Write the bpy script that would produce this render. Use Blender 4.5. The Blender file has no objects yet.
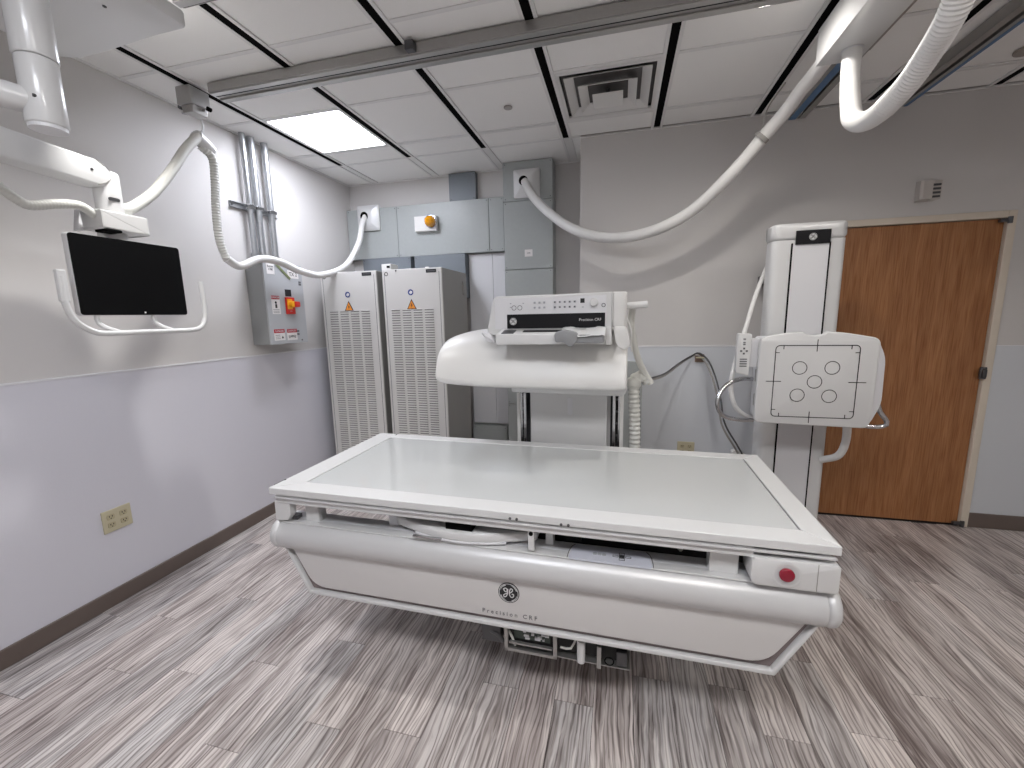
import bpy, bmesh, math, random
from mathutils import Vector, Matrix
random.seed(7)
D = bpy.data
SC = bpy.context.scene
COL = SC.collection

# ------------------------------------------------------------------ camera
CAMZ = 1.52
yaw, pitch, roll = .25157, .15989, -.0207980
fw = Vector((-math.sin(yaw)*math.cos(pitch), math.cos(yaw)*math.cos(pitch), -math.sin(pitch)))
r0 = Vector((math.cos(yaw), math.sin(yaw), 0)); u0 = r0.cross(fw)
rt = r0*math.cos(roll)+u0*math.sin(roll); up = -r0*math.sin(roll)+u0*math.cos(roll)
cam = D.objects.new('camera', D.cameras.new('camera')); COL.objects.link(cam)
m = Matrix((rt, up, -fw)).transposed().to_4x4(); m.translation = Vector((0, 0, CAMZ))
cam.matrix_world = m
cam.data.sensor_width = 36; cam.data.lens = 36*421.88/1024
cam.data.clip_start = .02; cam.data.clip_end = 60
SC.camera = cam

# ------------------------------------------------------------------ world, exposure
w = D.worlds.new('world'); SC.world = w; w.use_nodes = True
w.node_tree.nodes['Background'].inputs[0].default_value = (.8, .85, 1, 1)
w.node_tree.nodes['Background'].inputs[1].default_value = .05
SC.view_settings.view_transform = 'Standard'; SC.view_settings.look = 'None'
SC.view_settings.exposure = 0.33; SC.view_settings.gamma = 1
PANEL_COOL = 22.0      # emission of the cool ceiling panel by the cabinets
PANEL_NEUT = 27.0      # emission of the unseen fill panels added behind and beside the camera
SPOT = 45.0           # small recessed downlights (W)

# ------------------------------------------------------------------ materials
MATS = {}
def mat(name, col, rough=.5, metal=0, emit=None, es=0, noise=0, nscale=30, bump=0, spec=None, alpha=None, trans=0, coat=0):
    if name in MATS: return MATS[name]
    m = D.materials.new(name); m.use_nodes = True; nt = m.node_tree; b = nt.nodes['Principled BSDF']
    b.inputs['Base Color'].default_value = (*col, 1); b.inputs['Roughness'].default_value = rough; b.inputs['Metallic'].default_value = metal
    if spec is not None: b.inputs['Specular IOR Level'].default_value = spec
    if coat: b.inputs['Coat Weight'].default_value = coat; b.inputs['Coat Roughness'].default_value = .1
    if trans: b.inputs['Transmission Weight'].default_value = trans
    if emit: b.inputs['Emission Color'].default_value = (*emit, 1); b.inputs['Emission Strength'].default_value = es
    if noise or bump:
        tc = nt.nodes.new('ShaderNodeTexCoord'); n = nt.nodes.new('ShaderNodeTexNoise'); n.inputs['Scale'].default_value = nscale; n.inputs['Detail'].default_value = 5
        nt.links.new(tc.outputs['Object'], n.inputs['Vector'])
        if noise:
            mx = nt.nodes.new('ShaderNodeMix'); mx.data_type = 'RGBA'
            mx.inputs[6].default_value = (*[c*(1-noise) for c in col], 1); mx.inputs[7].default_value = (*[min(1, c*(1+noise)) for c in col], 1)
            nt.links.new(n.outputs['Fac'], mx.inputs[0]); nt.links.new(mx.outputs[2], b.inputs['Base Color'])
        if bump:
            bp = nt.nodes.new('ShaderNodeBump'); bp.inputs['Strength'].default_value = bump; bp.inputs['Distance'].default_value = .004
            nt.links.new(n.outputs['Fac'], bp.inputs['Height']); nt.links.new(bp.outputs[0], b.inputs['Normal'])
    MATS[name] = m; return m
def hx(r, g, b):
    f = lambda c: (c/255/12.92) if c/255 <= .04045 else ((c/255+.055)/1.055)**2.4
    return (f(r), f(g), f(b))
wall_up = mat('upper_wall_paint', hx(205, 202, 200), .6, noise=.015, nscale=3, bump=.05)
wall_lo = mat('lower_wall_covering', hx(212, 211, 219), .5, noise=.01, nscale=150, bump=.08)
wall_lb = mat('lower_back_wall_covering', hx(208, 211, 216), .5, noise=.01, nscale=150, bump=.08)
rail_w = mat('chair_rail_white', hx(225, 225, 228), .4)
tile_m = mat('ceiling_tile_white', hx(240, 239, 237), .85, noise=.02, nscale=200, bump=.15)
grid_m = mat('ceiling_grid_white', hx(226, 225, 224), .5)
black = mat('black_matte', (.004, .004, .004), .95, spec=.05)
slot_m = mat('slot_dark', (.035, .035, .037), .8, spec=.1)
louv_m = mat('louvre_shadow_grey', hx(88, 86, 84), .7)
throat_m = mat('vent_throat_grey', hx(92, 90, 90), .6)
base_m = mat('baseboard_brown', hx(104, 92, 86), .45, noise=.05, nscale=20)
frame_m = mat('door_frame_cream', hx(214, 203, 188), .4)
white = mat('white_enamel', hx(213, 213, 213), .28, coat=.3)
white_w = mat('white_warm_plastic', hx(220, 219, 217), .35)
white_g = mat('cool_grey_enamel', hx(218, 218, 221), .35)
silver = mat('silver_paint', hx(205, 205, 206), .36, metal=.15)
top_m = mat('tabletop_laminate', hx(196, 198, 198), .12, coat=.6)
alu = mat('brushed_aluminium', hx(178, 177, 175), .36, metal=.85, noise=.05, nscale=60)
alu_d = mat('rail_aluminium', hx(165, 163, 160), .42, metal=.6, noise=.05, nscale=50)
steel = mat('polished_steel', hx(200, 200, 202), .2, metal=1)
steel_d = mat('dark_steel', hx(95, 95, 97), .4, metal=.8)
galv = mat('galvanised_steel', hx(185, 187, 190), .33, metal=.9, noise=.12, nscale=80)
duct = mat('grey_green_duct_paint', hx(164, 168, 167), .38, noise=.05, nscale=35, bump=.1)
duct_d = mat('blue_grey_duct_paint', hx(120, 126, 133), .45, noise=.04, nscale=30)
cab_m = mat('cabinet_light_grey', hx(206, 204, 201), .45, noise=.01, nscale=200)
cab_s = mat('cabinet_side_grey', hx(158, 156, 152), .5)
sw_m = mat('switch_box_grey', hx(176, 178, 181), .4)
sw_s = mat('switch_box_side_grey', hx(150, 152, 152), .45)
hose_m = mat('hose_white', hx(222, 221, 219), .45)
hose_o = mat('hose_ivory', hx(210, 210, 205), .5)
ivory = mat('ivory_plate', hx(196, 188, 160), .4)
red = mat('red_plastic', hx(140, 10, 42), .25, coat=.4)
redsw = mat('red_switch', hx(214, 40, 30), .35)
yel = mat('yellow_switch', hx(240, 170, 30), .35)
oran = mat('orange_warning', hx(236, 148, 50), .5)
amber = mat('amber_lens', hx(224, 150, 12), .12, coat=.8)
blue = mat('blue_sticker', hx(40, 60, 130), .5)
label_w = mat('label_white', hx(225, 222, 220), .5)
label_r = mat('label_red', hx(178, 50, 62), .5)
ink = mat('ink_grey', hx(95, 95, 98), .6)
inkb = mat('ink_black', (.012, .012, .014), .6)
textw = mat('print_white', hx(215, 215, 215), .5)
glossb = mat('gloss_black', (.006, .006, .008), .32, spec=.3)
screen = mat('monitor_glass_black', (.002, .002, .0025), .45, spec=.15)
strutb = mat('blue_strip', hx(84, 118, 156), .45)
brown_c = mat('brown_clip', hx(120, 98, 84), .5)
grey_h = mat('grey_handle', hx(140, 141, 143), .45)
plastic = mat('clear_plastic_wrap', hx(222, 223, 224), .3, coat=.3)
greycab = mat('grey_cable', hx(150, 147, 143), .45)
pcb = mat('circuit_board', hx(70, 78, 72), .6, noise=.5, nscale=160)
inner_m = mat('dark_mechanism', hx(38, 37, 37), .6)
key_m = mat('keypad_button', hx(168, 170, 176), .5)
keyl = mat('keypad_panel', hx(206, 208, 219), .35)

def emis(name, col, s):
    m = D.materials.new(name); m.use_nodes = True; nt = m.node_tree; nt.nodes.clear()
    e = nt.nodes.new('ShaderNodeEmission'); e.inputs[0].default_value = (*col, 1); e.inputs[1].default_value = s
    o = nt.nodes.new('ShaderNodeOutputMaterial'); nt.links.new(e.outputs[0], o.inputs[0]); return m

def plank_material():
    m = D.materials.new('grey_wood_plank'); m.use_nodes = True; nt = m.node_tree; N = nt.nodes; L = nt.links
    b = N['Principled BSDF']; b.inputs['Roughness'].default_value = .38
    oi = N.new('ShaderNodeObjectInfo'); tc = N.new('ShaderNodeTexCoord')
    comb = N.new('ShaderNodeCombineXYZ')
    mr = N.new('ShaderNodeMath'); mr.operation = 'MULTIPLY'; mr.inputs[1].default_value = 57.0; L.new(oi.outputs['Random'], mr.inputs[0])
    L.new(mr.outputs[0], comb.inputs[0]); L.new(mr.outputs[0], comb.inputs[1]); L.new(mr.outputs[0], comb.inputs[2])
    add = N.new('ShaderNodeVectorMath'); add.operation = 'ADD'; L.new(tc.outputs['Object'], add.inputs[0]); L.new(comb.outputs[0], add.inputs[1])
    wm = N.new('ShaderNodeMapping'); wm.inputs['Scale'].default_value = (9, 2.2, 1); L.new(add.outputs[0], wm.inputs[0])
    wn = N.new('ShaderNodeTexNoise'); wn.inputs['Scale'].default_value = 1.0; wn.inputs['Detail'].default_value = 3; L.new(wm.outputs[0], wn.inputs['Vector'])
    wc = N.new('ShaderNodeMapRange'); wc.inputs[3].default_value = -.035; wc.inputs[4].default_value = .035; L.new(wn.outputs['Fac'], wc.inputs[0])
    wx = N.new('ShaderNodeCombineXYZ'); L.new(wc.outputs[0], wx.inputs[0])
    add2 = N.new('ShaderNodeVectorMath'); add2.operation = 'ADD'; L.new(add.outputs[0], add2.inputs[0]); L.new(wx.outputs[0], add2.inputs[1]); add = add2
    def noise(sx, sy, sc, det, dist=0):
        mp = N.new('ShaderNodeMapping'); mp.inputs['Scale'].default_value = (sx, sy, 1); L.new(add.outputs[0], mp.inputs[0])
        n = N.new('ShaderNodeTexNoise'); n.inputs['Scale'].default_value = sc; n.inputs['Detail'].default_value = det; n.inputs['Distortion'].default_value = dist
        L.new(mp.outputs[0], n.inputs['Vector']); return n
    fine = noise(32, 1.7, 2.2, 8, 1.0)
    broad = noise(9, .8, 1.3, 4, 1.0)
    # cathedral grain
    mp = N.new('ShaderNodeMapping'); mp.inputs['Scale'].default_value = (7, .55, 1); L.new(add.outputs[0], mp.inputs[0])
    wv = N.new('ShaderNodeTexWave'); wv.wave_type = 'BANDS'; wv.bands_direction = 'X'; wv.inputs['Scale'].default_value = 2.6
    wv.inputs['Distortion'].default_value = 9; wv.inputs['Detail'].default_value = 3; wv.inputs['Detail Scale'].default_value = 1.1
    L.new(mp.outputs[0], wv.inputs['Vector'])
    tone = N.new('ShaderNodeValToRGB'); cr = tone.color_ramp
    cr.elements[0].position = 0; cr.elements[0].color = (*hx(178, 168, 165), 1); cr.elements[1].position = 1; cr.elements[1].color = (*hx(226, 216, 211), 1)
    for p, c in ((.15, (200, 192, 189)), (.5, (211, 202, 198)), (.8, (197, 193, 192))):
        e = cr.elements.new(p); e.color = (*hx(*c), 1)
    L.new(oi.outputs['Random'], tone.inputs[0])
    def mix(a, fac_socket, lo, hi, col, mode='MULTIPLY', f=1.0):
        rmp = N.new('ShaderNodeMapRange'); rmp.inputs[1].default_value = lo; rmp.inputs[2].default_value = hi
        L.new(fac_socket, rmp.inputs[0])
        mm = N.new('ShaderNodeMath'); mm.operation = 'MULTIPLY'; mm.inputs[1].default_value = f; L.new(rmp.outputs[0], mm.inputs[0])
        x = N.new('ShaderNodeMix'); x.data_type = 'RGBA'; x.blend_type = mode
        L.new(mm.outputs[0], x.inputs[0]); L.new(a, x.inputs[6]); x.inputs[7].default_value = (*col, 1); return x.outputs[2]
    c = mix(tone.outputs[0], fine.outputs['Fac'], .50, .74, hx(150, 143, 142), 'MULTIPLY', .85)
    c = mix(c, broad.outputs['Fac'], .44, .66, hx(172, 164, 162), 'MULTIPLY', .85)
    c = mix(c, wv.outputs['Fac'], .55, .95, hx(178, 171, 170), 'MULTIPLY', .8)
    c = mix(c, fine.outputs['Fac'], .47, .30, hx(234, 226, 221), 'MIX', .5)
    L.new(c, b.inputs['Base Color'])
    bp = N.new('ShaderNodeBump'); bp.inputs['Strength'].default_value = .12; bp.inputs['Distance'].default_value = .002
    L.new(fine.outputs['Fac'], bp.inputs['Height']); L.new(bp.outputs[0], b.inputs['Normal'])
    return m
plank_m = plank_material()
def door_material():
    m = D.materials.new('oak_door_veneer'); m.use_nodes = True; nt = m.node_tree; N = nt.nodes; L = nt.links
    b = N['Principled BSDF']; b.inputs['Roughness'].default_value = .42
    tc = N.new('ShaderNodeTexCoord')
    def nz(sx, sz, sc, det, dis):
        mp = N.new('ShaderNodeMapping'); mp.inputs['Scale'].default_value = (sx, 1, sz); L.new(tc.outputs['Object'], mp.inputs[0])
        n = N.new('ShaderNodeTexNoise'); n.inputs['Scale'].default_value = sc; n.inputs['Detail'].default_value = det; n.inputs['Distortion'].default_value = dis
        L.new(mp.outputs[0], n.inputs['Vector']); return n
    n1 = nz(9, .7, 1.6, 4, 1.2); n2 = nz(70, 2.5, 2, 6, .2)
    r = N.new('ShaderNodeValToRGB'); r.color_ramp.elements[0].position = .3; r.color_ramp.elements[0].color = (*hx(150, 101, 63), 1)
    r.color_ramp.elements[1].position = .72; r.color_ramp.elements[1].color = (*hx(176, 125, 82), 1); L.new(n1.outputs['Fac'], r.inputs[0])
    x = N.new('ShaderNodeMix'); x.data_type = 'RGBA'; x.blend_type = 'MULTIPLY'; L.new(r.outputs[0], x.inputs[6]); x.inputs[7].default_value = (*hx(215, 195, 175), 1)
    mr = N.new('ShaderNodeMapRange'); mr.inputs[1].default_value = .42; mr.inputs[2].default_value = .7; L.new(n2.outputs['Fac'], mr.inputs[0]); L.new(mr.outputs[0], x.inputs[0])
    L.new(x.outputs[2], b.inputs['Base Color']); return m
door_m = door_material()

# ------------------------------------------------------------------ helpers
def obj(name, bm, m, parent=None, smooth=False, loc=None):
    me = D.meshes.new(name)
    if smooth:
        for f in bm.faces: f.smooth = True
    bm.to_mesh(me); bm.free()
    for mm in (m if isinstance(m, (list, tuple)) else [m]): me.materials.append(mm)
    o = D.objects.new(name, me); COL.objects.link(o)
    if smooth:
        try: me.set_sharp_from_angle(angle=math.radians(38))
        except Exception: pass
    if parent is not None: o.parent = parent
    if loc: o.location = loc
    return o
def tag(o, label, cat, group=None):
    o['label'] = label; o['category'] = cat
    if group: o['group'] = group
    return o
def thing(name, label, cat, loc=(0, 0, 0), rz=0, group=None):
    o = D.objects.new(name, None); COL.objects.link(o); o.location = loc; o.rotation_euler = (0, 0, rz); o.empty_display_size = .05
    return tag(o, label, cat, group)
def struct(o): o['kind'] = 'structure'; return o
def stuff(o): o['kind'] = 'stuff'; return o
def BM(): return bmesh.new()
def box(bm, x0, x1, y0, y1, z0, z1, bev=0, seg=2, mi=0):
    t = bmesh.new()
    bmesh.ops.create_cube(t, size=1)
    for v in t.verts: v.co = Vector(((x0+x1)/2+v.co.x*(x1-x0), (y0+y1)/2+v.co.y*(y1-y0), (z0+z1)/2+v.co.z*(z1-z0)))
    if bev: bmesh.ops.bevel(t, geom=t.edges[:], offset=bev, segments=seg, profile=.5, affect='EDGES')
    return join(bm, t, mi)
def join(bm, t, mi=0, mtx=None):
    vm = {}
    for v in t.verts: vm[v] = bm.verts.new(mtx @ v.co if mtx else v.co)
    for f in t.faces:
        nf = bm.faces.new([vm[v] for v in f.verts]); nf.material_index = mi if mi else f.material_index
    t.free(); return bm
def B(*a, **k): return box(BM(), *a, **k)
def cyl(bm, c, r, h, axis='z', n=24, r2=None, bev=0, mi=0):
    t = bmesh.new()
    bmesh.ops.create_cone(t, cap_ends=True, segments=n, radius1=r, radius2=r if r2 is None else r2, depth=h)
    if bev:
        es = [e for e in t.edges if all(len(f.verts) > 4 for f in e.link_faces) or any(len(f.verts) > 4 for f in e.link_faces)]
        bmesh.ops.bevel(t, geom=es, offset=bev, segments=3, profile=.5, affect='EDGES')
    R = {'z': Matrix.Identity(4), 'x': Matrix.Rotation(math.pi/2, 4, 'Y'), 'y': Matrix.Rotation(math.pi/2, 4, 'X')}[axis]
    return join(bm, t, mi, Matrix.Translation(Vector(c)) @ R)
def prism(bm, pts, a, b, plane='xz', bev=0, seg=2, mi=0):
    """polygon pts in a plane, extruded from a to b along the third axis"""
    t = bmesh.new()
    def P(p, d): return {'xz': (p[0], d, p[1]), 'yz': (d, p[0], p[1]), 'xy': (p[0], p[1], d)}[plane]
    v0 = [t.verts.new(P(p, a)) for p in pts]; v1 = [t.verts.new(P(p, b)) for p in pts]; n = len(pts)
    t.faces.new(v0); t.faces.new(v1[::-1])
    for i in range(n): t.faces.new((v0[i], v1[i], v1[(i+1) % n], v0[(i+1) % n]))
    bmesh.ops.recalc_face_normals(t, faces=t.faces[:])
    if bev: bmesh.ops.bevel(t, geom=t.edges[:], offset=bev, segments=seg, profile=.5, affect='EDGES')
    return join(bm, t, mi)
def rounded(x0, x1, z0, z1, r, n=5):
    out = []
    for cx, cz, a0 in ((x1-r, z1-r, 0), (x0+r, z1-r, 90), (x0+r, z0+r, 180), (x1-r, z0+r, 270)):
        for i in range(n+1):
            a = math.radians(a0+90*i/n); out.append((cx+r*math.cos(a), cz+r*math.sin(a)))
    return out
def roundpoly(pts, r, n=4):
    out = []; N = len(pts)
    for i, p in enumerate(pts):
        p = Vector(p); a = Vector(pts[i-1]); b = Vector(pts[(i+1) % N]); rr = r[i] if isinstance(r, (list, tuple)) else r
        if rr <= 0: out.append(tuple(p)); continue
        d1 = (a-p); d2 = (b-p); rr = min(rr, d1.length*.49, d2.length*.49); s = p+d1.normalized()*rr; e = p+d2.normalized()*rr
        for k in range(n+1):
            t = k/n; q = s*(1-t)**2+p*2*t*(1-t)+e*t*t; out.append((q.x, q.y))
    return out
def spline(pts, step):
    P = [Vector(p) for p in pts]; P = [2*P[0]-P[1]]+P+[2*P[-1]-P[-2]]; dense = []
    for i in range(1, len(P)-2):
        for k in range(24):
            t = k/24; a, b, c, d = P[i-1:i+3]
            dense.append(.5*((2*b)+(c-a)*t+(2*a-5*b+4*c-d)*t*t+(-a+3*b-3*c+d)*t**3))
    dense.append(P[-2]); L = [0]
    for i in range(1, len(dense)): L.append(L[-1]+(dense[i]-dense[i-1]).length)
    n = max(2, round(L[-1]/step)); out = []; j = 0
    for i in range(n+1):
        s = L[-1]*i/n
        while j < len(L)-2 and L[j+1] < s: j += 1
        f = (s-L[j])/max(1e-9, L[j+1]-L[j]); out.append(dense[j].lerp(dense[j+1], min(1, f)))
    return out
def tube(bm, pts, r, step=.02, n=12, rib=0, amp=.1, mi=0, r_end=None):
    st = rib/4 if rib else step
    C = spline(pts, st); N = len(C)
    T = [(C[min(i+1, N-1)]-C[max(i-1, 0)]).normalized() for i in range(N)]
    u = T[0].orthogonal().normalized(); rings = []
    for i in range(N):
        u = (u-T[i]*u.dot(T[i])).normalized(); v = T[i].cross(u)
        rr = r if r_end is None else r+(r_end-r)*i/(N-1)
        if rib: rr *= 1+amp*(1, 0, -1, 0)[i % 4]
        rings.append([bm.verts.new(C[i]+(u*math.cos(2*math.pi*k/n)+v*math.sin(2*math.pi*k/n))*rr) for k in range(n)])
    for i in range(N-1):
        for k in range(n):
            f = bm.faces.new((rings[i][k], rings[i][(k+1) % n], rings[i+1][(k+1) % n], rings[i+1][k])); f.material_index = mi
    bm.faces.new(rings[0][::-1]).material_index = mi; bm.faces.new(rings[-1]).material_index = mi
    return bm
def T(pts, r, **k): return tube(BM(), pts, r, **k)
def text(name, s, size, m, parent, loc, rot, sp=1.0, depth=.0004, align='CENTER'):
    c = D.curves.new(name, 'FONT'); c.body = s; c.size = size; c.align_x = align; c.align_y = 'CENTER'; c.space_character = sp; c.extrude = depth; c.resolution_u = 2
    t = D.objects.new(name, c); COL.objects.link(t); bpy.context.view_layer.update()
    me = D.meshes.new_from_object(t.evaluated_get(bpy.context.evaluated_depsgraph_get()))
    D.objects.remove(t); me.materials.clear(); me.materials.append(m); me.name = name
    o = D.objects.new(name, me); COL.objects.link(o); o.parent = parent; o.location = loc; o.rotation_euler = rot; return o
FRONT = (math.pi/2, 0, 0)        # facing -Y
LEFTW = (math.pi/2, 0, math.pi/2)  # facing +X
def ringbm(bm, c, r, wd, d=.001, n=40, a0=0, a1=360, mi=0, w2=None):
    """flat annulus facing -Y"""
    vs = []; full = abs(a1-a0) >= 360; k = n if full else n+1
    for i in range(k):
        a = math.radians(a0+(a1-a0)*i/n); ww = wd if w2 is None else wd+(w2-wd)*i/n
        vs.append((bm.verts.new((c[0]+math.cos(a)*(r-ww/2), c[1], c[2]+math.sin(a)*(r-ww/2))), bm.verts.new((c[0]+math.cos(a)*(r+ww/2), c[1], c[2]+math.sin(a)*(r+ww/2)))))
    for i in range(n):
        a = vs[i]; b = vs[(i+1) % k]; bm.faces.new((a[0], a[1], b[1], b[0])).material_index = mi
    return bm
def strokes(bm, c, sc, lines, wd, y, mi=0):
    """flat pen strokes facing -Y; lines = lists of (x, z) in unit space"""
    for ln in lines:
        C = spline([(c[0]+p[0]*sc, y, c[1]+p[1]*sc) for p in ln], wd*.6); prev = None
        for i, p in enumerate(C):
            t = (C[min(i+1, len(C)-1)]-C[max(i-1, 0)]).normalized(); nn = Vector((-t.z, 0, t.x))*wd/2
            cur = (bm.verts.new(p+nn), bm.verts.new(p-nn))
            if prev: bm.faces.new((prev[0], prev[1], cur[1], cur[0])).material_index = mi
            prev = cur
    return bm
def monogram(parent, c, r, fg, bg, name='round_logo'):
    """round script monogram: disc, ring with four swirls, two script letters; facing -Y"""
    o = obj(name, cyl(BM(), (c[0], c[1], c[2]), r, .002, 'y', 32), bg, parent)
    bm = BM(); y = c[1]-.0016
    ringbm(bm, (c[0], y, c[2]), r*.90, r*.06)
    for a in (20, 110, 200, 290): ringbm(bm, (c[0], y, c[2]), r*.80, r*.10, n=14, a0=a, a1=a+55, w2=r*.02)
    G = [[(-.12, .30), (-.22, .44), (-.38, .42), (-.44, .24), (-.30, .10), (-.14, .20), (-.08, .42), (-.10, .0), (-.22, -.34), (-.42, -.44), (-.48, -.28), (-.30, -.12), (-.04, .02)],
         [(-.52, .30), (-.40, .40)]]
    E = [[(.06, -.02), (.30, .16), (.38, .36), (.24, .46), (.12, .30), (.08, -.08), (.18, -.36), (.38, -.38), (.48, -.18), (.40, -.04), (.30, -.14)]]
    strokes(bm, (c[0], c[2]), r, G+E, r*.10, y)
    obj('monogram', bm, fg, o)
    return o
def lines_bm(bm, rects, y, mi=0):
    for x0, x1, z0, z1 in rects: box(bm, x0, x1, y-.0008, y+.0008, z0, z1, mi=mi)
    return bm

# ------------------------------------------------------------------ room shell
LX, RX, FY, BY, AY, CZ = -2.658, 3.3, -2.0, 3.45, 3.95, 2.83
BX = -.316
def shell():
    fl = struct(obj('floor', B(LX-.1, RX+.1, FY-.1, AY+.1, -.12, -.004), mat('floor_joint_dark', hx(58, 53, 52), .8)))
    # planks, one object each
    W, LN, g = .152, 1.22, .0009
    x = LX; ci = 0; protos = {}
    while x < RX:
        w_ = min(W, RX-x); off = (ci*.43+random.random()*.3) % 1*LN
        y = -.9-off
        while y < AY:
            ya, yb = max(y, -.9), min(y+LN, AY if x < BX else BY)
            if yb-ya > .05:
                k = (round(w_, 3), round(yb-ya, 3))
                if k not in protos:
                    bm = BM(); prism(bm, [(g, g), (k[0]-g, g), (k[0]-g, k[1]-g), (g, k[1]-g)], -.004, 0, 'xy')
                    me = D.meshes.new('floor_plank'); bm.to_mesh(me); bm.free(); me.materials.append(plank_m); protos[k] = me
                p = D.objects.new('floor_plank', protos[k]); COL.objects.link(p); p.parent = fl; p.location = (x, ya, 0)
            y += LN
        x += W; ci += 1
    obj('rear_flooring', B(LX, RX, FY, -.9, -.004, 0), plank_m, fl)
    # ceiling slab
    ce = struct(obj('ceiling', B(LX-.1, RX+.1, FY-.1, AY+.1, CZ+.03, CZ+.15), mat('plenum_dark', (.05, .05, .05), .9)))
    sx = [-2.357+.6455*k for k in range(9)]
    cols = [(LX, sx[0])]+[(sx[i], sx[i+1]) for i in range(8)]+[(sx[8], RX)]
    ys = [-1.73, -1.12, -.51, .10, .71, 1.32, 1.93, 2.54, 3.15, 3.43, AY]
    panels = {(-2.357, 2.54): 'cool', (.225, -.51): 'n', (-1.066, -.51): 'n', (1.516, .71): 'n'}
    hs = .024
    pm = {}
    for a, b in cols:
        a_ = a+(hs+.014 if a > LX else 0); b_ = b-(hs+.014 if b < RX else 0)
        for i in range(len(ys)-1):
            y0, y1 = ys[i]+.010, ys[i+1]-.010
            if ys[i] >= 3.43:
                if a > BX: continue
                if b > BX: b_ = BX
            elif b > BX and y1 > BY: y1 = BY
            if any(abs(a-p[0]) < .01 and abs(ys[i]-p[1]) < .01 for p in panels): continue
            if abs(a-(-.4205)) < .01 and abs(ys[i]-2.54) < .01: continue      # air vent tile
            k = (round(b_-a_, 3), round(y1-y0, 3))
            if k not in pm:
                bm = B(0, k[0], 0, k[1], .004, .022, bev=.003, seg=1); me = D.meshes.new('ceiling_tile'); bm.to_mesh(me); bm.free(); me.materials.append(tile_m); pm[k] = me
            t = D.objects.new('ceiling_tile', pm[k]); COL.objects.link(t); t.parent = ce; t.location = (a_, y0, CZ)
    for y in ys[:-1]:
        obj('ceiling_grid_bar', B(LX, RX if y < 3.2 else (RX if y < BY and y < 3.43 else BX), y-.012, y+.012, CZ, CZ+.008), grid_m, ce)
        if y == 3.15: obj('ceiling_grid_bar', B(LX, RX, y+.020, y+.030, CZ+.001, CZ+.008), grid_m, ce)
    for s in sx:
        yend = 3.415
        st = obj('ceiling_slot_strip', B(s-hs+.003, s+hs-.003, FY, yend, CZ-.0012, CZ+.012), black, ce)
        for q in (-1, 1):
            x0 = s+q*hs-.004*(q > 0)-.010*(q < 0); y1 = AY if s < BX else BY
            obj('ceiling_grid_bar', B(min(s+q*(hs-.003), s+q*(hs+.015)), max(s+q*(hs-.003), s+q*(hs+.015)), FY, y1, CZ-.003, CZ+.008), grid_m, ce)
        if s < BX: obj('ceiling_grid_bar', B(s-hs, s+hs, yend, AY, CZ+.002, CZ+.01), grid_m, ce)
    # wall angle trim
    obj('ceiling_wall_angle', B(LX, LX+.014, FY, AY, CZ-.004, CZ+.004), grid_m, ce)
    obj('ceiling_wall_angle', B(BX, RX, BY-.014, BY, CZ-.004, CZ+.004), grid_m, ce)
    obj('ceiling_wall_angle', B(LX, BX, AY-.014, AY, CZ-.004, CZ+.004), grid_m, ce)
    # walls
    wl = struct(obj('wall_left', B(LX-.12, LX, FY-.1, AY+.12, 0, CZ+.03), wall_up))
    obj('wall_covering', B(LX, LX+.003, FY, AY, .09, 1.262), wall_lo, wl)
    obj('rail_trim', B(LX, LX+.006, FY, AY, 1.260, 1.269), rail_w, wl)
    # back wall: alcove, return and the stretch with the door opening
    DX0, DX1, DZ = 1.335, 2.372, 2.105
    struct(obj('wall_alcove', B(LX, BX+.1, AY, AY+.12, 0, CZ+.03), wall_up))
    struct(obj('wall_alcove_return', B(BX, BX+.1, BY+.12, AY, 0, CZ+.03), wall_up))
    bm = BM()
    box(bm, BX, DX0, BY, BY+.12, 0, CZ+.03); box(bm, DX1, RX, BY, BY+.12, 0, CZ+.03); box(bm, DX0, DX1, BY, BY+.12, DZ, CZ+.03)
    wb = struct(obj('wall_back', bm, wall_up))
    bm = BM(); box(bm, BX, DX0, BY-.003, BY, .09, 1.262); box(bm, DX1, RX, BY-.003, BY, .09, 1.262)
    obj('wall_covering', bm, wall_lb, wb)
    bm = BM(); box(bm, BX, DX0, BY-.006, BY, 1.260, 1.269); box(bm, DX1, RX, BY-.004, BY, 1.262, 1.267)
    obj('rail_trim', bm, rail_w, wb)
    struct(obj('wall_right', B(RX, RX+.12, FY-.1, BY+.12, 0, CZ+.03), wall_up))
    struct(obj('wall_front', B(LX-.1, RX+.1, FY-.12, FY, 0, CZ+.03), wall_up))
    for nm, a in (('baseboard_left', (LX, LX+.012, FY, AY, 0, .092)), ('baseboard_back', (DX1, RX, BY-.012, BY, 0, .105)), ('baseboard_alcove', (BX+.0, DX0, BY-.012, BY, 0, .105))):
        struct(obj(nm, B(*a, bev=.003, seg=1), base_m))
    # door
    dr = struct(obj('door_1', B(1.372, 2.325, BY+.006, BY+.05, .012, 2.058), door_m)); dr.name = 'door_1'
    fr = BM(); box(fr, DX0, 1.368, BY-.018, BY+.12, 0, DZ, bev=.003); box(fr, 2.329, DX1, BY-.018, BY+.12, 0, DZ, bev=.003); box(fr, 1.368, 2.329, BY-.018, BY+.12, 2.062, DZ, bev=.003)
    struct(obj('trim_1', fr, frame_m))
    for z in (2.046, .026):
        bm = BM(); box(bm, 2.285, 2.345, BY-.028, BY-.004, z-.011, z+.011, bev=.004); cyl(bm, (2.335, BY-.024, z), .012, .04, 'z', 14)
        obj('door_pivot', bm, steel_d, dr)
    bm = BM(); box(bm, 2.300, 2.338, BY-.030, BY-.012, 1.045, 1.125, bev=.006); box(bm, 2.306, 2.330, BY-.044, BY-.030, 1.06, 1.11, bev=.005)
    obj('door_latch', bm, steel_d, dr)
shell()

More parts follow.
